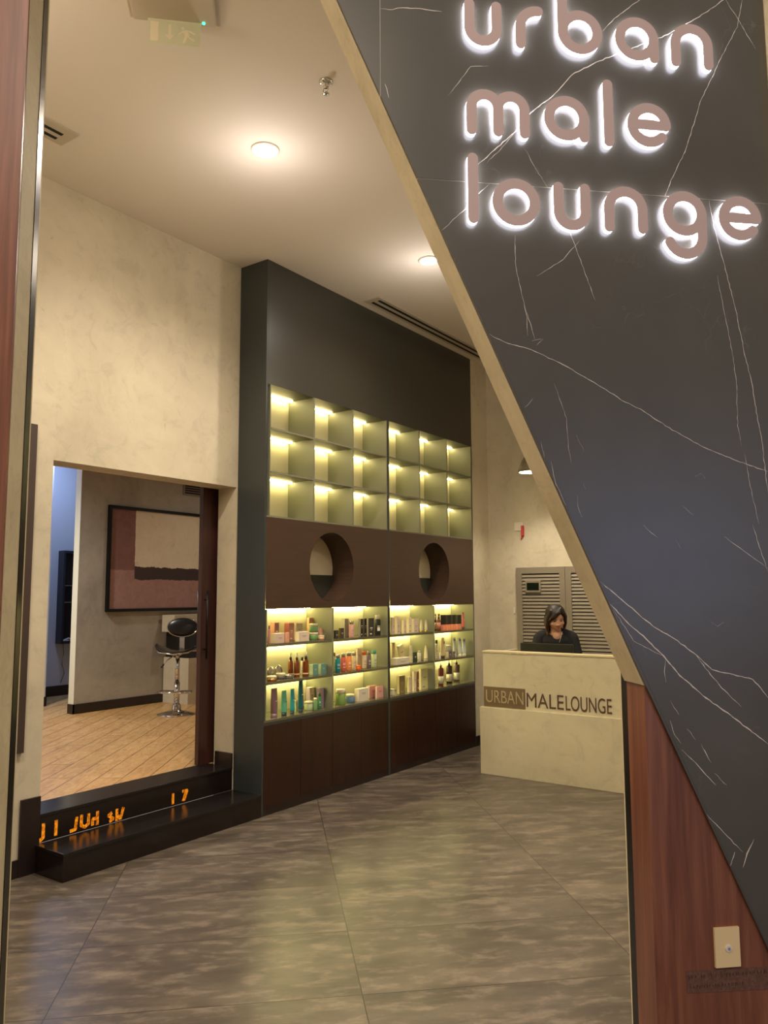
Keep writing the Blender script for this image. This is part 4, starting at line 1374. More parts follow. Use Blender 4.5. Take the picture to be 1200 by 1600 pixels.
ITEMS = [
    ('bottle', 4.396, 4.415, -4.18, 0.019, 1.238, 0.138, 'rose', 'silver', 'lotion_bottle', 'slim pink bottle at the left edge of the top left product shelf'),
    ('box', 4.595, 4.645, -4.31, 0.049, 1.238, 0.15, 'dustyrose', 'coral', 'cosmetic_box', 'dusty rose box with coral side, left in the back row of the top left shelf'),
    ('box', 4.752, 4.812, -4.3, 0.053, 1.238, 0.143, 'dustyrose', 'rosewood', 'cosmetic_box', 'large dusty rose carton in the middle back of the top left shelf'),
    ('box', 4.84, 4.917, -4.3, 0.023, 1.238, 0.138, 'greige', 'cream', 'cosmetic_box', 'pale greige carton standing beside the large dusty rose carton'),
    ('box', 4.449, 4.545, -4.16, 0.058, 1.238, 0.074, 'palepink', 'cream', 'cosmetic_box', 'low pale pink box with a white tick in front on the top left shelf'),
    ('box', 4.593, 4.622, -4.18, 0.021, 1.238, 0.076, 'coral', 'coral', 'cosmetic_box', 'small coral box between the low pink and the low cream box'),
    ('box', 4.714, 4.836, -4.16, 0.042, 1.238, 0.076, 'creampink', 'cream', 'cosmetic_box', 'low wide cream box with a ribbon mark in front of the greige carton'),
    ('box', 5.034, 5.085, -4.33, 0.026, 1.238, 0.176, 'coral', 'peach', 'cosmetic_box', 'tall coral box behind the stacked green jars'),
    ('jar2', 4.932, 5.005, -4.19, 0.073, 1.238, 0.133, 'green', 'cream', 'cream_jar', 'green jar with white lid, upper one of the stacked pair'),
    ('jar', 4.933, 5.006, -4.19, 0.073, 1.238, 0.06, 'green', 'cream', 'cream_jar', 'green jar with white lid, lower one of the stacked pair'),
    ('jar', 5.021, 5.085, -4.19, 0.064, 1.238, 0.034, 'peach', 'cream', 'cream_jar', 'low cream jar under the round pink compact'),
    ('disc2', 5.016, 5.085, -4.19, 0.069, 1.238, 0.099, 'pink', 'pink', 'compact', 'round pink compact standing upright on a low cream jar'),
    ('ball', 4.502, 4.553, -4.26, 0.052, 0.957, 0.098, 'silver', 'silver', 'soap_dish', 'faceted silver round ornament at the left edge of the middle left shelf'),
    ('ball', 4.59, 4.65, -4.26, 0.06, 0.957, 0.104, 'silver', 'silver', 'soap_dish', 'larger faceted silver round ornament beside the first one'),
    ('tin', 4.401, 4.476, -4.15, 0.076, 0.957, 0.038, 'copper', 'cream', 'wax_tin', 'copper coloured flat tin in front of the silver ornaments'),
    ('tin', 4.542, 4.616, -4.19, 0.074, 0.957, 0.045, 'darkgrey', 'cream', 'wax_tin', 'flat dark tin with cream lid, behind the other two tins'),
    ('tin', 4.618, 4.7, -4.18, 0.082, 0.957, 0.027, 'darkgrey', 'silver', 'wax_tin', 'flat dark tin with silver lid left of the amber bottles'),
    ('pump', 4.72, 4.761, -4.25, 0.042, 0.957, 0.189, 'amber', 'white', 'spray_bottle', 'amber glass spray bottle, leftmost of the three'),
    ('pump', 4.749, 4.794, -4.21, 0.044, 0.957, 0.188, 'amber', 'white', 'spray_bottle', 'amber glass spray bottle, middle one of the three'),
    ('bottle', 4.902, 4.923, -4.29, 0.021, 0.957, 0.141, 'cream', 'darkbrown', 'lotion_bottle', 'thin white bottle with dark cap behind the right amber bottle'),
    ('pump', 4.822, 4.87, -4.18, 0.048, 0.957, 0.194, 'amber', 'white', 'spray_bottle', 'amber glass spray bottle, rightmost of the three beside the teal boxes'),
    ('box', 4.908, 4.975, -4.18, 0.04, 0.957, 0.088, 'teal', 'palegreen', 'cosmetic_box', 'teal patterned box touching the right amber bottle'),
    ('box', 5.009, 5.079, -4.18, 0.028, 0.957, 0.085, 'teal', 'palegreen', 'cosmetic_box', 'teal patterned box, the right one of the touching pair'),
    ('tube', 4.459, 4.524, -4.18, 0.065, 0.682, 0.213, 'mauve', 'mauve', 'cream_tube', 'wide mauve metallic tube at the left of the bottom left shelf'),
    ('tube', 4.559, 4.611, -4.17, 0.051, 0.682, 0.188, 'mint', 'navy', 'cream_tube', 'mint green tube standing on a dark cap'),
    ('tube', 4.654, 4.696, -4.17, 0.042, 0.682, 0.192, 'turq', 'navy', 'cream_tube', 'turquoise tube standing on a dark cap'),
    ('jar', 4.766, 4.789, -4.23, 0.023, 0.682, 0.091, 'palegreen', 'cream', 'cream_jar', 'small pale green jar half hidden behind the tall teal tube'),
    ('tubeup', 4.754, 4.804, -4.17, 0.05, 0.682, 0.248, 'deepteal', 'navy', 'cream_tube', 'tallest dark teal tube on the bottom left shelf'),
    ('jar', 4.875, 4.945, -4.19, 0.069, 0.682, 0.07, 'palegreen', 'cream', 'cream_jar', 'wide pale green jar with cream lid right of the tall teal tube'),
    ('box', 5.024, 5.085, -4.31, 0.043, 0.682, 0.159, 'cream', 'lilac', 'cosmetic_box', 'tall cream box in the back right of the bottom left shelf'),
    ('bottle', 4.92, 4.957, -4.16, 0.038, 0.682, 0.096, 'green', 'cream', 'lotion_bottle', 'small green bottle with white cap in front of the tall cream box'),
    ('bottle', 4.995, 5.024, -4.18, 0.029, 0.682, 0.126, 'deepgreen', 'deepgreen', 'lotion_bottle', 'deep green bottle beside the lilac box'),
    ('box', 5.026, 5.085, -4.21, 0.03, 0.682, 0.16, 'lilac', 'plum', 'cosmetic_box', 'tall lilac box with an orange flame mark'),
    ('box', 5.195, 5.239, -4.18, 0.017, 1.238, 0.069, 'charcoal', 'black', 'cosmetic_box', 'short charcoal box at the left edge of the second top shelf'),
    ('box', 5.281, 5.325, -4.19, 0.022, 1.238, 0.085, 'charcoal', 'gold', 'cosmetic_box', 'short charcoal box with a gold top'),
    ('box', 5.413, 5.469, -4.25, 0.034, 1.238, 0.159, 'grey', 'lightgrey', 'cosmetic_box', 'tall grey box behind the short charcoal boxes'),
    ('bottle', 5.426, 5.471, -4.18, 0.046, 1.238, 0.139, 'pink', 'silver', 'lotion_bottle', 'pink bottle with a silver cap on the second top shelf'),
    ('box', 5.55, 5.582, -4.18, 0.025, 1.238, 0.156, 'black', 'grey', 'cosmetic_box', 'black box with white print, leftmost of the black boxes'),
    ('box', 5.636, 5.665, -4.2, 0.021, 1.238, 0.156, 'black', 'charcoal', 'cosmetic_box', 'narrow black box, second of the black boxes'),
    ('box', 5.651, 5.736, -4.17, 0.017, 1.238, 0.158, 'charcoal', 'grey', 'cosmetic_box', 'broad charcoal black box, third of the black boxes'),
    ('bottle', 5.812, 5.867, -4.18, 0.055, 1.238, 0.183, 'black', 'white', 'lotion_bottle', 'tall black bottle with white label and cap at the right end'),
    ('bottle', 5.273, 5.288, -4.25, 0.015, 0.957, 0.156, 'cream', 'brown', 'lotion_bottle', 'thin white bottle at the left edge behind the teal bottle'),
    ('bottle', 5.222, 5.267, -4.17, 0.046, 0.957, 0.145, 'tealblue', 'silver', 'shampoo_bottle', 'teal bottle with silver cap, first in the row of shampoos'),
    ('bottle', 5.297, 5.341, -4.17, 0.045, 0.957, 0.151, 'redcoral', 'silver', 'shampoo_bottle', 'red coral bottle with silver cap beside the teal one'),
    ('bottle', 5.374, 5.421, -4.17, 0.047, 0.957, 0.155, 'orange', 'silver', 'shampoo_bottle', 'orange bottle, third in the row of shampoos'),
    ('bottle', 5.46, 5.5, -4.18, 0.04, 0.957, 0.152, 'beige', 'silver', 'shampoo_bottle', 'beige bottle with silver cap beside the orange bottle'),
    ('box', 5.57, 5.622, -4.23, 0.016, 0.957, 0.178, 'beige', 'cream', 'cosmetic_box', 'tall beige carton behind the small orange jar'),
    ('jar', 5.485, 5.531, -4.15, 0.046, 0.957, 0.036, 'brightorange', 'brightorange', 'cream_jar', 'small bright orange jar at the front edge'),
    ('bottle', 5.606, 5.653, -4.18, 0.048, 0.957, 0.148, 'beige', 'brightorange', 'shampoo_bottle', 'beige bottle with a bright orange cap'),
    ('bottle', 5.678, 5.715, -4.18, 0.037, 0.957, 0.147, 'plumgrey', 'silver', 'shampoo_bottle', 'plum grey bottle with silver cap'),
    ('bottle', 5.758, 5.81, -4.18, 0.052, 0.957, 0.15, 'palegreen', 'mint', 'shampoo_bottle', 'pale green bottle at the right end of the shampoo row'),
    ('jar', 5.266, 5.35, -4.17, 0.084, 0.682, 0.126, 'green2', 'cream', 'cream_jar', 'large green jar with cream lid on the second bottom shelf'),
    ('jar', 5.424, 5.499, -4.19, 0.075, 0.682, 0.069, 'blue', 'cream', 'cream_jar', 'blue and white low jar beside the large green jar'),
    ('box', 5.51, 5.651, -4.17, 0.049, 0.682, 0.109, 'offwhite', 'cream', 'cosmetic_box', 'white wide box standing in front of the pink boxes'),
    ('box', 5.745, 5.87, -4.23, 0.037, 0.682, 0.107, 'pink', 'palepink', 'cosmetic_box', 'plain pink wide box behind the white box'),
    ('box', 5.791, 5.89, -4.18, 0.02, 0.682, 0.102, 'pink', 'palepink', 'cosmetic_box', 'pink box with a red printed pattern at the right end'),
    ('box', 6.054, 6.094, -4.19, 0.024, 1.238, 0.154, 'paleblush', 'cream', 'cosmetic_box', 'pale blush box at the left edge of the third top shelf'),
    ('box', 6.118, 6.168, -4.18, 0.03, 1.238, 0.165, 'paleblush', 'cream', 'cosmetic_box', 'tallest pale blush box, second from the left edge'),
    ('box', 6.229, 6.273, -4.18, 0.027, 1.238, 0.126, 'paleblush', 'cream', 'cosmetic_box', 'shorter pale blush box in the middle of the third top shelf'),
    ('box', 6.333, 6.383, -4.19, 0.03, 1.238, 0.147, 'cream', 'cream', 'cosmetic_box', 'tall cream box in the middle of the third top shelf'),
    ('box', 6.405, 6.487, -4.18, 0.025, 1.238, 0.133, 'paleblush', 'cream', 'cosmetic_box', 'broad pale blush box left of the two small tubes'),
    ('tube', 6.544, 6.578, -4.18, 0.035, 1.238, 0.121, 'cream', 'gold', 'cream_tube', 'slim cream tube, left one of the pair'),
    ('tube', 6.632, 6.665, -4.18, 0.033, 1.238, 0.117, 'cream', 'gold', 'cream_tube', 'slim cream tube, right one of the pair'),
    ('box', 6.191, 6.241, -4.29, 0.02, 0.957, 0.195, 'beige', 'cream', 'cosmetic_box', 'beige box at the back left of the third middle shelf'),
    ('lean', 6.24, 6.376, -4.25, 0.027, 0.957, 0.184, 'cream', 'cream', 'cosmetic_box', 'cream box leaning to the left behind the long white box'),
    ('box', 6.067, 6.278, -4.15, 0.074, 0.957, 0.059, 'offwhite', 'cream', 'cosmetic_box', 'long low white box lying along the front edge'),
    ('box', 6.35, 6.377, -4.18, 0.022, 0.957, 0.161, 'cream', 'cream', 'cosmetic_box', 'narrow tall cream box right of the long low box'),
    ('box', 6.403, 6.454, -4.18, 0.015, 0.957, 0.095, 'darkgreen', 'darkgreen', 'cosmetic_box', 'small dark green box on the third middle shelf'),
    ('bottle', 6.489, 6.526, -4.17, 0.037, 0.957, 0.105, 'offwhite', 'offwhite', 'lotion_bottle', 'short white bottle beside the dark green box'),
    ('cone', 6.627, 6.668, -4.18, 0.042, 0.957, 0.15, 'cream', 'cream', 'lotion_bottle', 'pointed cream bottle at the right end of the third middle shelf'),
    ('jar', 6.031, 6.073, -4.17, 0.043, 0.682, 0.057, 'offwhite', 'cream', 'cream_jar', 'small off white jar in the left front corner of the third bottom shelf'),
    ('box', 6.148, 6.245, -4.18, 0.029, 0.682, 0.166, 'olive', 'paleyellow', 'cosmetic_box', 'olive fronted box with pale side on the third bottom shelf'),
    ('box', 6.314, 6.354, -4.18, 0.024, 0.682, 0.143, 'paleblush', 'cream', 'cosmetic_box', 'small pale blush box between the olive and the cream boxes'),
    ('box', 6.381, 6.422, -4.17, 0.02, 0.682, 0.19, 'cream', 'cream', 'cosmetic_box', 'narrow tall cream box beside a thin brown box'),
    ('box', 6.474, 6.5, -4.19, 0.013, 0.682, 0.18, 'brown', 'brown', 'cosmetic_box', 'thin brown box between two cream boxes'),
    ('box', 6.538, 6.664, -4.19, 0.025, 0.682, 0.198, 'palelime', 'cream', 'cosmetic_box', 'largest pale lime box on the third bottom shelf'),
    ('pump', 6.89, 6.911, -4.23, 0.021, 1.238, 0.168, 'darkbrown', 'darkbrown', 'lotion_bottle', 'dark brown pump bottle at the left edge of the fourth top shelf'),
    ('pump', 6.877, 6.918, -4.18, 0.04, 1.238, 0.17, 'brown', 'darkbrown', 'lotion_bottle', 'brown pump bottle with a pink label'),
    ('band', 6.924, 6.994, -4.17, 0.021, 1.238, 0.159, 'black', 'salmon', 'cosmetic_box', 'black and salmon box, first from the left of four alike'),
    ('band', 7.029, 7.095, -4.17, 0.02, 1.238, 0.157, 'black', 'salmon', 'cosmetic_box', 'black and salmon box, second from the left of four alike'),
    ('band', 7.127, 7.187, -4.17, 0.018, 1.238, 0.155, 'black', 'salmon', 'cosmetic_box', 'black and salmon box, third from the left of four alike'),
    ('band', 7.23, 7.308, -4.17, 0.024, 1.238, 0.152, 'black', 'salmon', 'cosmetic_box', 'black and salmon box, rightmost of four alike'),
    ('tubeup', 7.38, 7.416, -4.18, 0.036, 1.238, 0.175, 'pinkred', 'darkbrown', 'cream_tube', 'pink red tube at the right end of the fourth top shelf'),
    ('bottle', 6.876, 6.904, -4.21, 0.028, 0.957, 0.188, 'white', 'black', 'lotion_bottle', 'white bottle with a black cap at the left edge of the fourth middle shelf'),
    ('tubeup', 6.957, 7.008, -4.18, 0.051, 0.957, 0.206, 'champagne', 'darkbrown', 'cream_tube', 'champagne tube with a small dark emblem on a dark cap'),
    ('cone', 6.838, 6.859, -4.15, 0.021, 0.957, 0.07, 'white', 'white', 'sample_bottle', 'tiny white pointed bottle at the front edge'),
    ('jar2', 7.079, 7.143, -4.18, 0.064, 0.957, 0.125, 'silvergrey', 'lightgrey', 'cream_jar', 'light grey jar standing on a dark grey box'),
    ('box', 7.056, 7.118, -4.18, 0.037, 0.957, 0.062, 'plumgrey', 'lightgrey', 'cosmetic_box', 'dark grey box under the light grey jar'),
    ('box', 7.15, 7.19, -4.18, 0.016, 0.957, 0.057, 'plumgrey', 'grey', 'cosmetic_box', 'small dark grey box beside the stacked jar'),
    ('tube', 7.278, 7.326, -4.23, 0.048, 0.957, 0.187, 'whiteblue', 'white', 'cream_tube', 'white and blue tube, leftmost of three alike'),
    ('tube', 7.32, 7.372, -4.19, 0.052, 0.957, 0.186, 'whiteblue', 'white', 'cream_tube', 'white and blue tube, middle of three alike'),
    ('tube', 7.413, 7.465, -4.19, 0.052, 0.957, 0.176, 'whiteblue', 'white', 'cream_tube', 'white and blue tube, rightmost of three alike'),
    ('drop', 6.914, 6.968, -4.18, 0.054, 0.682, 0.235, 'winebrown', 'paper', 'dropper_bottle', 'wine brown nozzle bottle with white label, leftmost of three'),
    ('drop', 7.133, 7.196, -4.21, 0.063, 0.682, 0.241, 'darkbrown', 'paper', 'dropper_bottle', 'dark brown nozzle bottle with white label, middle of three'),
    ('drop', 7.338, 7.403, -4.24, 0.065, 0.682, 0.235, 'greybrown', 'paper', 'dropper_bottle', 'grey brown nozzle bottle with white label, rightmost of three'),
]
GROUPS = {'cosmetic_box': 'boxed cosmetics', 'cream_jar': 'cream jars', 'cream_tube': 'cream tubes', 'lotion_bottle': 'lotion bottles', 'shampoo_bottle': 'row of shampoo bottles',
          'spray_bottle': 'amber spray bottles', 'dropper_bottle': 'nozzle bottles', 'wax_tin': 'flat tins', 'soap_dish': 'silver ornaments', 'compact': None, 'sample_bottle': None}
NAME = {'soap_dish': 'silver_ornament'}
rnd = random.Random(11)
for (kd, ya, yb, xf, d, z0, h, c1, c2, nm, lb) in ITEMS:
    cyy = (ya + yb) / 2
    cx = xf - d / 2
    z0 += 0.0004
    cat = {'box': 'box', 'band': 'box', 'lean': 'box'}.get(kd, nm.split('_')[-1])
    if nm == 'soap_dish':
        cat = 'ornament'
    t_ = thing(NAME.get(nm, nm), (cx, cyy, z0), lb, cat, GROUPS.get(nm))
    r_ = (yb - ya) / 2
    if kd in ('box', 'band'):
        a = MB()
        if kd == 'band':
            a.box(xf - d, xf, ya, yb, z0, z0 + h * 0.38)
            a.build('carton', pm(c2), t_)
            MB().box(xf - d, xf, ya, yb, z0 + h * 0.381, z0 + h).build('upper_part', pm(c1), t_)
            MB().box(xf + 0.0002, xf + 0.0007, ya + (yb - ya) * .2, yb - (yb - ya) * .25, z0 + h * .10, z0 + h * .30).build('printed_mark', pm('coral'), t_)
        else:
            a.box(xf - d, xf, ya, yb, z0, z0 + h, bev=0.0012)
            a.build('carton', pm(c1), t_)
            MB().box(xf - d + .001, xf - .001, ya - 0.0007, ya - 0.0002, z0 + .001, z0 + h - .001).build('side_panel', pm(c2), t_)
            w = yb - ya
            if c1 in ('charcoal', 'black', 'plumgrey', 'darkgreen', 'brown'):
                ink = 'inkwhite'
            elif c1 == 'pink':
                ink = 'inkred'
            elif c1 == 'dustyrose':
                ink = 'inkwhite'
            elif c1 == 'lilac':
                ink = 'flame'
            elif c1 == 'teal':
                ink = 'palegreen'
            else:
                ink = 'grey'
            a = MB()
            f0, f1 = xf + 0.0002, xf + 0.0007
            if c1 == 'lilac':
                a.prism([(ya + w * .15, z0 + h * .45), (ya + w * .38, z0 + h * .40), (ya + w * .45, z0 + h * .65), (ya + w * .30, z0 + h * .88), (ya + w * .14, z0 + h * .7)], f0, f1, lambda u, q, v_: (q, u, v_))
            else:
                zz = z0 + h * (0.42 + .2 * rnd.random())
                a.box(f0, f1, ya + w * .30, ya + w * .72, zz, zz + h * .05)
                a.box(f0, f1, ya + w * .38, ya + w * .64, zz - h * .09, zz - h * .065)
                if h > .12:
                    a.box(f0, f1, ya + w * .25, ya + w * .6, z0 + h * .1, z0 + h * .16)
            a.build('printed_mark', pm(ink), t_)
    elif kd == 'lean':
        mt = Matrix.Rotation(R(16), 4, 'X')
        o_ = Vector((xf, ya + 0.028 + 0.028, z0))
        MB().box(-d, 0, 0.0, 0.066, 0.0, 0.165, lambda x, y, z: o_ + mt @ Vector((x, y, z))).build('carton', pm(c1), t_)
        MB().box(0.0002, 0.0008, 0.012, 0.05, 0.09, 0.1, lambda x, y, z: o_ + mt @ Vector((x, y, z))).build('printed_mark', pm('grey'), t_)
    elif kd in ('bottle',):
        hb = h * 0.80
        MB().lathe([(0, 0), (r_ * .92, 0), (r_, .004), (r_, hb * .93), (r_ * .86, hb * .985), (r_ * .5, hb), (0, hb)], cx, cyy, z0, 20).build('body', pm(c1), t_)
        MB().lathe([(0, hb + .0002), (r_ * .78, hb + .0002), (r_ * .78, h - .002), (r_ * .7, h), (0, h)], cx, cyy, z0, 18).build('cap', pm(c2), t_)
        ink = 'inkwhite' if c1 in ('tealblue', 'redcoral', 'black', 'plumgrey', 'orange', 'deepgreen') else 'grey'
        a = MB()
        for zz in (0.55, 0.47, 0.28):
            a.prism([(cx + (r_ + .0004) * math.cos(R(q)), cyy + (r_ + .0004) * math.sin(R(q))) for q in range(-55, 6, 10)] + [(cx + (r_ - .001) * math.cos(R(q)), cyy + (r_ - .001) * math.sin(R(q))) for q in range(5, -56, -10)],
                    z0 + hb * zz, z0 + hb * (zz + (.22 if (c1 == 'black' and zz == .28) else .035)), lambda u, q, v_: (u, v_, q))
        a.build('printed_mark', pm(ink), t_)
    elif kd in ('jar', 'jar2'):
        zb = 0.0
        if kd == 'jar2':
            zb = {'green': 0.0665, 'silvergrey': 0.0635}[c1]
        hh = h - zb
        MB().lathe([(0, 0), (r_ * .93, 0), (r_, .004), (r_, hh * .68), (r_ * .95, hh * .72), (0, hh * .72)], cx, cyy, z0 + zb, 26).build('body', pm(c1), t_)
        MB().lathe([(0, hh * .7205), (r_ * .985, hh * .7205), (r_ * .985, hh * .97), (r_ * .93, hh), (0, hh)], cx, cyy, z0 + zb, 26).build('lid', pm(c2), t_)
        t_.location.z += zb
        for ch in [o for o in bpy.data.objects if o.parent == t_]:
            ch.location.z -= zb
    elif kd == 'disc2':
        zb = 0.0345
        mt = Matrix.Rotation(R(90), 4, 'Y')
        rr_ = (h - zb) / 2
        cz_ = z0 + zb + rr_ + 0.0002
        mt2 = Matrix.Translation((cx, cyy, cz_)) @ mt
        MB().lathe([(0, -.008), (rr_, -.008), (rr_, .006), (rr_ * .9, .009), (0, .009)], 0, 0, 0, 28, mtx=mt2).build('case', pm(c1), t_)
        MB().lathe([(0, .0092), (rr_ * .68, .0092), (rr_ * .66, .0100), (0, .0100)], 0, 0, 0, 24, mtx=mt2).build('inner_disc', pm('peach'), t_)
    elif kd == 'ball':
        rr_ = h / 2
        a = MB()
        bmesh.ops.create_icosphere(a.bm, subdivisions=2, radius=1.0)
        for v_ in a.bm.verts:
            v_.co = Vector((cx + v_.co.x * rr_ * .45, cyy + v_.co.y * rr_ * .8, z0 + rr_ + v_.co.z * rr_ * .98))
        a.build('faceted_body', pm(c1), t_)
        MB().lathe([(rr_ * .35, 0), (rr_ * .35, .005), (rr_ * .2, .007)], cx, cyy, z0, 14).build('foot', pm('darkgrey'), t_)
    elif kd == 'tin':
        MB().lathe([(0, 0), (r_ * .97, 0), (r_, .003), (r_, h * .55), (0, h * .55)], cx, cyy, z0, 28).build('body', pm(c1), t_)
        MB().lathe([(0, h * .555), (r_ * 1.0, h * .555), (r_ * 1.0, h * .92), (r_ * .95, h), (0, h)], cx, cyy, z0, 28).build('lid', pm(c2), t_)
    elif kd == 'pump':
        hb = h * .70
        MB().lathe([(0, 0), (r_ * .93, 0), (r_, .004), (r_, hb * .80), (r_ * .8, hb * .93), (r_ * .42, hb), (0, hb)], cx, cyy, z0, 22).build('glass_body', pm(c1), t_)
        c_ = MB().lathe([(0, hb + .0003), (r_ * .48, hb + .0003), (r_ * .48, h * .80), (r_ * .30, h * .82), (0, h * .82)], cx, cyy, z0, 16).build('collar', pm('darkbrown'), t_)
        a = MB()
        a.lathe([(0, h * .8205), (r_ * .26, h * .8205), (r_ * .26, h * .90), (0, h * .90)], cx, cyy, z0, 12)
        a.box(cx - .004, cx + r_ * .5, cyy - .004, cyy + .004, z0 + h * .90, z0 + h)
        a.build('spray_head', pm(c2), t_)
        MB().lathe([(r_ * 1.008, hb * .12), (r_ * 1.008, hb * (.20 if c1 == 'amber' else .7))], cx, cyy, z0, 22).build('label', pm('peach' if c1 == 'amber' else 'rose' if c1 == 'brown' else 'greige'), t_)
    elif kd in ('tube', 'tubeup'):
        capb = h * (.13 if kd == 'tube' else .12)
        n = 20
        a = MB()
        rings = []
        for k, (fz, rx, ry) in enumerate([(0, .80, .80), (.03, .84, .84), (.35, .80, .88), (.75, .45, .97), (.96, .08, 1.0), (1.0, .06, 1.0)]):
            rings.append([a.bm.verts.new((cx + r_ * rx * math.cos(2 * math.pi * q / n), cyy + r_ * ry * math.sin(2 * math.pi * q / n), z0 + capb + (h - capb) * fz)) for q in range(n)])
        for k in range(5):
            for q in range(n):
                a.bm.faces.new([rings[k][q], rings[k + 1][q], rings[k + 1][(q + 1) % n], rings[k][(q + 1) % n]]).smooth = True
        a.bm.faces.new(rings[0])
        a.bm.faces.new(rings[-1])
        a.build('tube_body', pm(c1), t_)
        MB().lathe([(0, 0), (r_ * .78, 0), (r_ * .80, .003), (r_ * .74, capb - .0003), (0, capb - .0003)], cx, cyy, z0, 18).build('cap', pm(c2), t_)
        if c1 == 'whiteblue':
            a = MB()
            q = r_
            a.prism([(cyy - q * .9, z0 + h * .93), (cyy + q * .55, z0 + h * .93), (cyy + q * .15, z0 + h * .35)], cx + q * .80, cx + q * .83, lambda u, w, v_: (cx + q * (.84 if v_ < z0 + h * .5 else .22), u, v_))
            a.build('printed_mark', pm('inkblue'), t_)
        elif c1 == 'champagne':
            MB().box(cx + r_ * .72, cx + r_ * .76, cyy - r_ * .35, cyy + r_ * .3, z0 + h * .70, z0 + h * .83).build('printed_mark', pm('inkdark'), t_)
        else:
            MB().box(cx + r_ * .80, cx + r_ * .84, cyy - r_ * .35, cyy + r_ * .35, z0 + h * .55, z0 + h * .57).build('printed_mark', pm('inkwhite' if c1 != 'mint' else 'navy'), t_)
    elif kd == 'cone':
        MB().lathe([(0, 0), (r_ * .95, 0), (r_, .004), (r_ * .92, h * .35), (r_ * .62, h * .75), (r_ * .25, h * .96), (0, h)], cx, cyy, z0, 20).build('body', pm(c1), t_)
        MB().lathe([(r_ * 1.01, h * .08), (r_ * .99, h * .14)], cx, cyy, z0, 20).build('ring_mark', pm('grey'), t_)
    elif kd == 'drop':
        hb = h * .76
        MB().lathe([(0, 0), (r_ * .93, 0), (r_, .004), (r_, hb - .010), (r_ * .88, hb), (0, hb)], cx, cyy, z0, 24).build('body', pm(c1), t_)
        MB().lathe([(r_ * 1.01, hb * .13), (r_ * 1.01, hb * .54)], cx, cyy, z0, 24).build('paper_label', pm(c2), t_)
        MB().lathe([(0, hb + .0003), (r_ * .42, hb + .0003), (r_ * .36, hb + .022), (r_ * .14, hb + .030), (r_ * .06, h), (0, h)], cx, cyy, z0, 16).build('nozzle', pm(c1 if c1 == 'winebrown' else 'black'), t_)
        a = MB()
        for q0 in (-52, -30, -8):
            a.prism([(cx + (r_ * 1.02) * math.cos(R(q)), cyy + (r_ * 1.02) * math.sin(R(q))) for q in (q0, q0 + 5)] + [(cx + (r_ * 1.012) * math.cos(R(q)), cyy + (r_ * 1.012) * math.sin(R(q))) for q in (q0 + 5, q0)], z0 + hb * .2, z0 + hb * .48, lambda u, q, v_: (u, v_, q))
        a.build('printed_mark', pm('inkdark'), t_)

# ------------------------------------------------------------------ the receptionist
M['skin'] = mat('skin', (214, 166, 138), 0.5)
M['skin'].node_tree.nodes['Principled BSDF'].inputs['Subsurface Weight'].default_value = 0.08
M['hair'] = mat('dark_hair', (36, 24, 18), 0.5)
m = M['hair']
gz = nd(m, 'ShaderNodeNewGeometry')
sp_ = nd(m, 'ShaderNodeSeparateXYZ')
lk(m, gz.outputs['Position'], sp_.inputs[0])
mr = nd(m, 'ShaderNodeMapRange')
mr.inputs['From Min'].default_value = 1.23
mr.inputs['From Max'].default_value = 1.42
lk(m, sp_.outputs['Z'], mr.inputs['Value'])
hn = ramp(m, noise(m, coords(m, (60, 60, 4)), 1.6, 4, 0.7), [(0.35, (60, 60, 60)), (0.7, (255, 255, 255))])
base(m, mix(m, 0.35, ramp(m, mr.outputs[0], [(0.0, (120, 84, 52)), (0.45, (66, 44, 28)), (1.0, (34, 24, 19))]), hn, 'MULTIPLY'))
M['shirt'] = mat('black_cotton', (26, 26, 28), 0.85)
M['lips'] = mat('rose_lips', (188, 104, 92), 0.4)
M['eye'] = mat('eye_dark', (24, 16, 14), 0.2)
M['brow'] = mat('eyebrow', (58, 38, 30), 0.7)
M['trousers'] = mat('black_trousers', (24, 24, 26), 0.8)

PX, PY = -3.150, 7.40
wo = thing('person', (PX, PY, 0), 'woman in a black top with long dark hair, seated behind the desk looking down', 'person', rz=R(24))
LW = world_of(wo)


def T(x, y, z):
    return LW @ Vector((x, y, z))


class Clay(MB):
    """tapered limbs and ellipsoids merged into one skin by a voxel remesh"""

    def limb(self, pts, rad, seg=14):
        P = [Vector(p) for p in pts]
        for i in range(len(P) - 1):
            a, b = P[i], P[i + 1]
            n = max(2, int((b - a).length / (min(rad[i], rad[i + 1]) * 0.6)))
            self.tube([LW @ a.lerp(b, k / n) for k in range(n + 1)], 0, seg, [rad[i] + (rad[i + 1] - rad[i]) * k / n for k in range(n + 1)])
        for p, r_ in zip(P, rad):
            self.blob(p, (r_, r_, r_))
        return self

    def blob(self, c_, r_, rot=None):
        mt = LW.to_3x3().to_4x4() @ (rot if rot else Matrix.Identity(4))
        return self.ball(LW @ Vector(c_), r_[0], r_[1], r_[2], mt, 3)


def sculpt(mb, name, mats, parent, vox, smooth=4):
    o = mb.build(name, mats, parent)
    rm = o.modifiers.new('remesh', 'REMESH')
    rm.mode = 'VOXEL'
    rm.voxel_size = vox
    rm.use_smooth_shade = True
    sm = o.modifiers.new('smooth', 'SMOOTH')
    sm.factor = 0.5
    sm.iterations = smooth
    return o


# local frame: she faces -Y; seat at z 0.66
HEAD = Vector((0.004, -0.085, 1.366))
HR = Matrix.Rotation(R(14), 4, 'Z') @ Matrix.Rotation(R(19), 4, 'X') @ Matrix.Rotation(R(-5), 4, 'Y')


def hp(x, y, z):
    return HEAD + HR @ Vector((x * 1.14, y * 1.06, z * 1.04))


b = Clay()
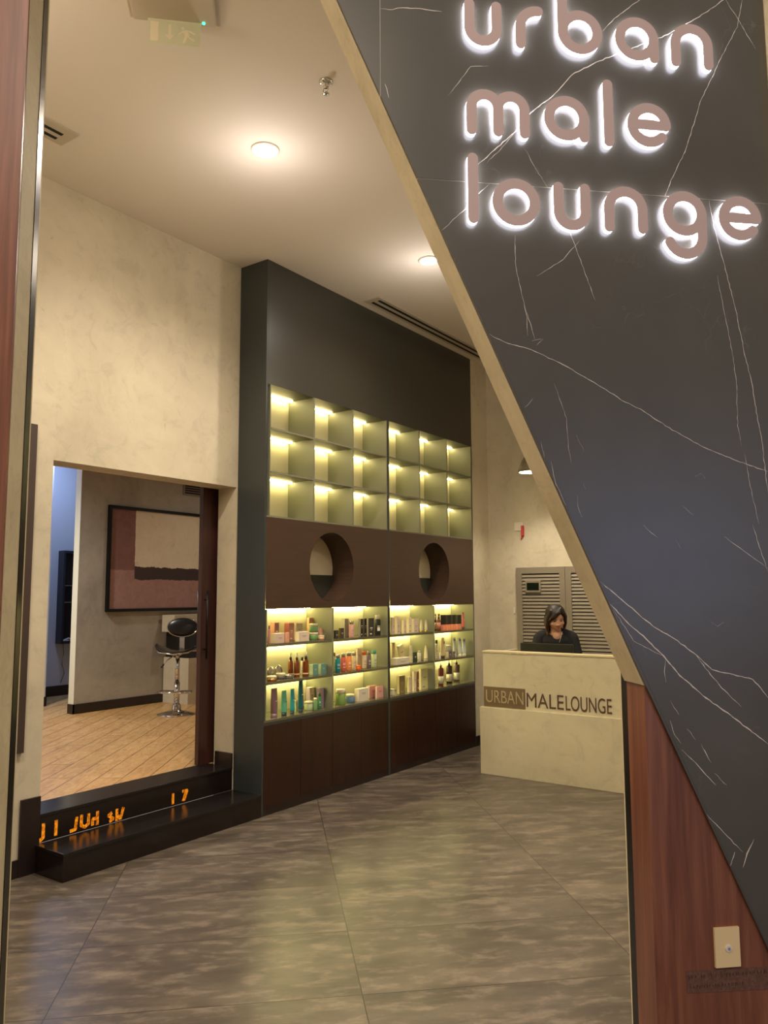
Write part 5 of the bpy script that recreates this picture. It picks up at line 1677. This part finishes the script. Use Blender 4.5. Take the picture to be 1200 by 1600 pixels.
# trunk
b.blob((0, 0.03, 0.74), (0.165, 0.125, 0.11))
b.blob((0, 0.02, 0.87), (0.140, 0.105, 0.13))
b.blob((0, 0.0, 1.02), (0.140, 0.095, 0.12))
b.blob((0, -0.004, 1.125), (0.140, 0.075, 0.080))
b.limb([(0, 0.0, 1.16), (0.0, -0.035, 1.225), tuple(hp(0, 0.018, -0.085))], [0.072, 0.054, 0.050])
b.limb([(-0.145, 0.0, 1.175), (0, 0.005, 1.205), (0.145, 0.0, 1.175)], [0.050, 0.050, 0.050])
# head
b.blob(hp(0, 0.008, 0.025), (0.083, 0.095, 0.092), HR)
b.blob(hp(0, -0.022, -0.030), (0.071, 0.070, 0.073), HR)
b.blob(hp(0, -0.050, -0.078), (0.030, 0.030, 0.024), HR)
for s in (-1, 1):
    b.blob(hp(s * 0.036, -0.055, -0.028), (0.026, 0.024, 0.024), HR)
    b.blob(hp(s * 0.074, 0.008, -0.012), (0.010, 0.018, 0.028), HR)       # ears
    b.blob(hp(s * 0.011, -0.088, -0.032), (0.009, 0.009, 0.007), HR)      # nostrils
b.blob(hp(0, -0.083, -0.012), (0.009, 0.014, 0.026), HR)
b.blob(hp(0, -0.094, -0.030), (0.011, 0.011, 0.010), HR)
b.blob(hp(0, -0.078, -0.056), (0.022, 0.010, 0.008), HR)
# arms: elbows down, forearms forward to the keyboard on the worktop
HANDS = []
for s in (-1, 1):
    sh, el, wr = (s * 0.165, -0.005, 1.155), (s * 0.212, -0.020, 0.905), (s * 0.085, -0.205, 0.853)
    b.limb([sh, ((sh[0] + el[0]) / 2, (sh[1] + el[1]) / 2, (sh[2] + el[2]) / 2), el], [0.050, 0.043, 0.036])
    b.limb([el, ((el[0] + wr[0]) / 2, (el[1] + wr[1]) / 2, (el[2] + wr[2]) / 2), wr], [0.036, 0.034, 0.022])
    # palm
    W0 = Vector(wr)
    dr = Vector((-s * 0.25, -0.96, -0.12)).normalized()
    sd_ = Vector((1, -s * 0.25, 0)).normalized()
    b.limb([wr, tuple(W0 + dr * 0.045)], [0.021, 0.020])
    for k in range(4):
        b.limb([tuple(W0 + dr * 0.025 + sd_ * (k - 1.5) * 0.012), tuple(W0 + dr * 0.080 + sd_ * (k - 1.5) * 0.019)], [0.014, 0.010], 10)
        ln = (0.066, 0.076, 0.071, 0.055)[k if s < 0 else 3 - k]
        q0 = W0 + dr * 0.080 + sd_ * (k - 1.5) * 0.020
        q1 = q0 + dr * ln * 0.45 + Vector((0, 0, 0.006))
        q2 = q1 + dr * ln * 0.32 + Vector((0, 0, -0.012))
        q3 = q2 + dr * ln * 0.16 + Vector((0, 0, -0.016))
        b.limb([tuple(q0), tuple(q1), tuple(q2), tuple(q3)], [0.0092, 0.0085, 0.0075, 0.0065], 8)
    t0 = W0 + dr * 0.028 - sd_ * s * 0.020
    t1 = t0 + dr * 0.030 - sd_ * s * 0.022 + Vector((0, 0, -0.008))
    t2 = t1 + dr * 0.030 - sd_ * s * 0.004 + Vector((0, 0, -0.008))
    b.limb([tuple(t0), tuple(t1), tuple(t2)], [0.012, 0.010, 0.008], 8)
    # legs
    hip, kn, an = (s * 0.085, 0.02, 0.71), (s * 0.115, -0.17, 0.655), (s * 0.105, -0.13, 0.30)
    b.limb([hip, ((hip[0] + kn[0]) / 2, (hip[1] + kn[1]) / 2, (hip[2] + kn[2]) / 2), kn], [0.085, 0.072, 0.055])
    b.limb([kn, (s * 0.112, -0.14, 0.52), an], [0.055, 0.052, 0.034])
    b.limb([an, (s * 0.105, -0.20, 0.262), (s * 0.105, -0.26, 0.258)], [0.034, 0.032, 0.026])
body = sculpt(b, 'body', 'skin', wo, 0.0052, 3)

# black top with short sleeves
c = Clay()
c.blob((0, 0.02, 0.80), (0.162, 0.128, 0.12))
c.blob((0, 0.02, 0.90), (0.158, 0.122, 0.13))
c.blob((0, -0.005, 1.02), (0.166, 0.124, 0.13))
c.blob((-0.07, -0.045, 1.04), (0.075, 0.080, 0.075))
c.blob((0.07, -0.045, 1.04), (0.075, 0.080, 0.075))
c.blob((0, -0.004, 1.135), (0.160, 0.096, 0.090))
for s in (-1, 1):
    c.limb([(s * 0.072, 0.012, 1.215), (s * 0.148, 0.0, 1.180)], [0.052, 0.062])
    c.limb([(s * 0.160, -0.004, 1.165), (s * 0.192, -0.024, 1.03)], [0.062, 0.060])
    c.limb([(s * 0.072, 0.030, 1.215), (0, 0.055, 1.215)], [0.052, 0.044])
top = sculpt(c, 'black_top', 'shirt', wo, 0.006, 5)
# open neckline: the skin of the throat and chest
d_ = Clay()
d_.blob((0.010, -0.058, 1.188), (0.044, 0.044, 0.062), Matrix.Rotation(R(24), 4, 'X'))
d_.limb([(0.006, -0.030, 1.20), (0.004, -0.055, 1.26)], [0.050, 0.046])
# trousers
e_ = Clay()
for s in (-1, 1):
    e_.limb([(s * 0.085, 0.02, 0.71), (s * 0.10, -0.075, 0.683), (s * 0.115, -0.17, 0.655)], [0.096, 0.082, 0.064])
    e_.limb([(s * 0.115, -0.17, 0.655), (s * 0.112, -0.14, 0.50), (s * 0.105, -0.13, 0.33)], [0.064, 0.060, 0.048])
e_.blob((0, 0.03, 0.745), (0.175, 0.135, 0.105))
sculpt(e_, 'trousers', 'trousers', wo, 0.008, 4)
sculpt(d_, 'neckline_skin', 'skin', wo, 0.006, 4)

# face details
a = MB()
for s in (-1, 1):
    mt = LW.to_3x3().to_4x4() @ HR
    a.ball(LW @ hp(s * 0.0285, -0.0755, 0.002), 0.0135, 0.0055, 0.0042, mt, 2)
a.build('eyes', 'eye', body)
a = MB()
for s in (-1, 1):
    a.tube([LW @ hp(s * 0.014, -0.0865, 0.020), LW @ hp(s * 0.030, -0.0845, 0.025), LW @ hp(s * 0.046, -0.072, 0.020)], 0, 6, [0.0028, 0.0030, 0.0018])
a.build('eyebrows', 'brow', body)
a = MB()
a.ball(LW @ hp(0, -0.0865, -0.0525), 0.0195, 0.0055, 0.0042, LW.to_3x3().to_4x4() @ HR, 2)
a.ball(LW @ hp(0, -0.0850, -0.0600), 0.0165, 0.0060, 0.0045, LW.to_3x3().to_4x4() @ HR, 2)
a.build('lips', 'lips', body)

# hair: crown, side-swept fringe, long locks
h_ = Clay()
h_.blob(hp(0, 0.024, 0.045), (0.099, 0.100, 0.090), HR)
h_.blob(hp(0, 0.045, 0.000), (0.095, 0.086, 0.099), HR)
h_.blob(hp(0, 0.070, -0.075), (0.070, 0.050, 0.075), HR)


def lock(pts, rad):
    h_.limb([tuple(p) for p in pts], rad, 10)


lock([hp(0.030, -0.050, 0.105), hp(-0.010, -0.078, 0.078), hp(-0.045, -0.072, 0.040), hp(-0.066, -0.050, 0.000)], [0.020, 0.022, 0.018, 0.012])
lock([hp(0.035, -0.040, 0.110), hp(0.012, -0.075, 0.085), hp(-0.022, -0.086, 0.052), hp(-0.050, -0.072, 0.015)], [0.018, 0.020, 0.015, 0.008])
lock([hp(0.030, -0.050, 0.105), hp(0.050, -0.062, 0.070), hp(0.066, -0.045, 0.030), hp(0.074, -0.025, -0.02)], [0.020, 0.020, 0.018, 0.013])
# long side hair (her right, at the left in view)
for k in range(5):
    o1 = k * 0.014
    lock([hp(-0.050, -0.030 + o1, 0.085), hp(-0.078, -0.030 + o1, 0.020), hp(-0.086, -0.030 + o1, -0.045), Vector((-0.085 + 0.004 * k, -0.062 + o1, 1.245 - 0.006 * k)), Vector((-0.080 + 0.006 * k, -0.066 + o1, 1.20 - 0.010 * k))],
         [0.018, 0.020, 0.018, 0.014, 0.006])
for k in range(4):
    o1 = k * 0.016
    lock([hp(0.050, -0.020 + o1, 0.085), hp(0.080, -0.014 + o1, 0.020), hp(0.083, -0.006 + o1, -0.050), Vector((0.078, -0.015 + o1, 1.24 - 0.004 * k))], [0.018, 0.018, 0.014, 0.007])
for k in range(4):
    lock([hp(-0.05 + 0.03 * k, 0.09, 0.0), Vector((-0.06 + 0.035 * k, 0.055, 1.24)), Vector((-0.065 + 0.04 * k, 0.066, 1.14))], [0.03, 0.026, 0.012])
sculpt(h_, 'hair', 'hair', wo, 0.0045, 2)
a = MB()
a.tube([T(0.062, -0.075, 1.235), T(0.046, -0.112, 1.180), T(0.030, -0.120, 1.135)], 0.0022, 6)
a.build('earphone_cord', 'white', wo)

# stool that carries her
t_ = thing('office_stool', (PX, PY, 0), 'black round stool under the seated woman behind the desk', 'stool')
a = MB()
a.lathe([(0, 0), (0.18, 0), (0.19, 0.02), (0.19, 0.05), (0.17, 0.065), (0, 0.068)], PX, PY + 0.02, 0.535, 26)
a.build('seat', 'black_leather', t_)
a = MB()
a.tube([(PX, PY + 0.02, 0.06), (PX, PY + 0.02, 0.534)], 0.022, 12)
for k in range(5):
    an = 2 * math.pi * k / 5
    a.tube([(PX, PY + 0.02, 0.08), (PX + 0.25 * math.cos(an), PY + 0.02 + 0.25 * math.sin(an), 0.035)], 0.014, 8)
    a.ball((PX + 0.25 * math.cos(an), PY + 0.02 + 0.25 * math.sin(an), 0.025), 0.024, 0.024, 0.024)
a.build('base', 'chrome', t_)
a = MB()
q = [(PX + 0.21 * math.cos(2 * math.pi * k / 24), PY + 0.02 + 0.21 * math.sin(2 * math.pi * k / 24), 0.215) for k in range(25)]
a.tube(q, 0.010, 8)
a.tube([(PX - 0.2, PY + 0.02, 0.215), (PX + 0.2, PY + 0.02, 0.215)], 0.008, 8)
a.build('foot_ring', 'chrome', t_)
# keyboard under her hands
kp = T(0.0, -0.345, 0.79)
kb = thing('keyboard', (kp.x, kp.y, 0.7805), 'black keyboard under the hands of the woman behind the monitor', 'keyboard')
MB().box(kp.x - 0.20, kp.x + 0.20, 7.02, 7.125, 0.7805, 0.797, bev=0.003).build('case', 'black', kb)
a = MB()
for i in range(15):
    for j in range(4):
        a.box(kp.x - 0.19 + i * 0.0255, kp.x - 0.19 + i * 0.0255 + 0.021, 7.026 + j * 0.024, 7.026 + j * 0.024 + 0.020, 0.7972, 0.801)
a.build('keys', 'metal_black', kb)
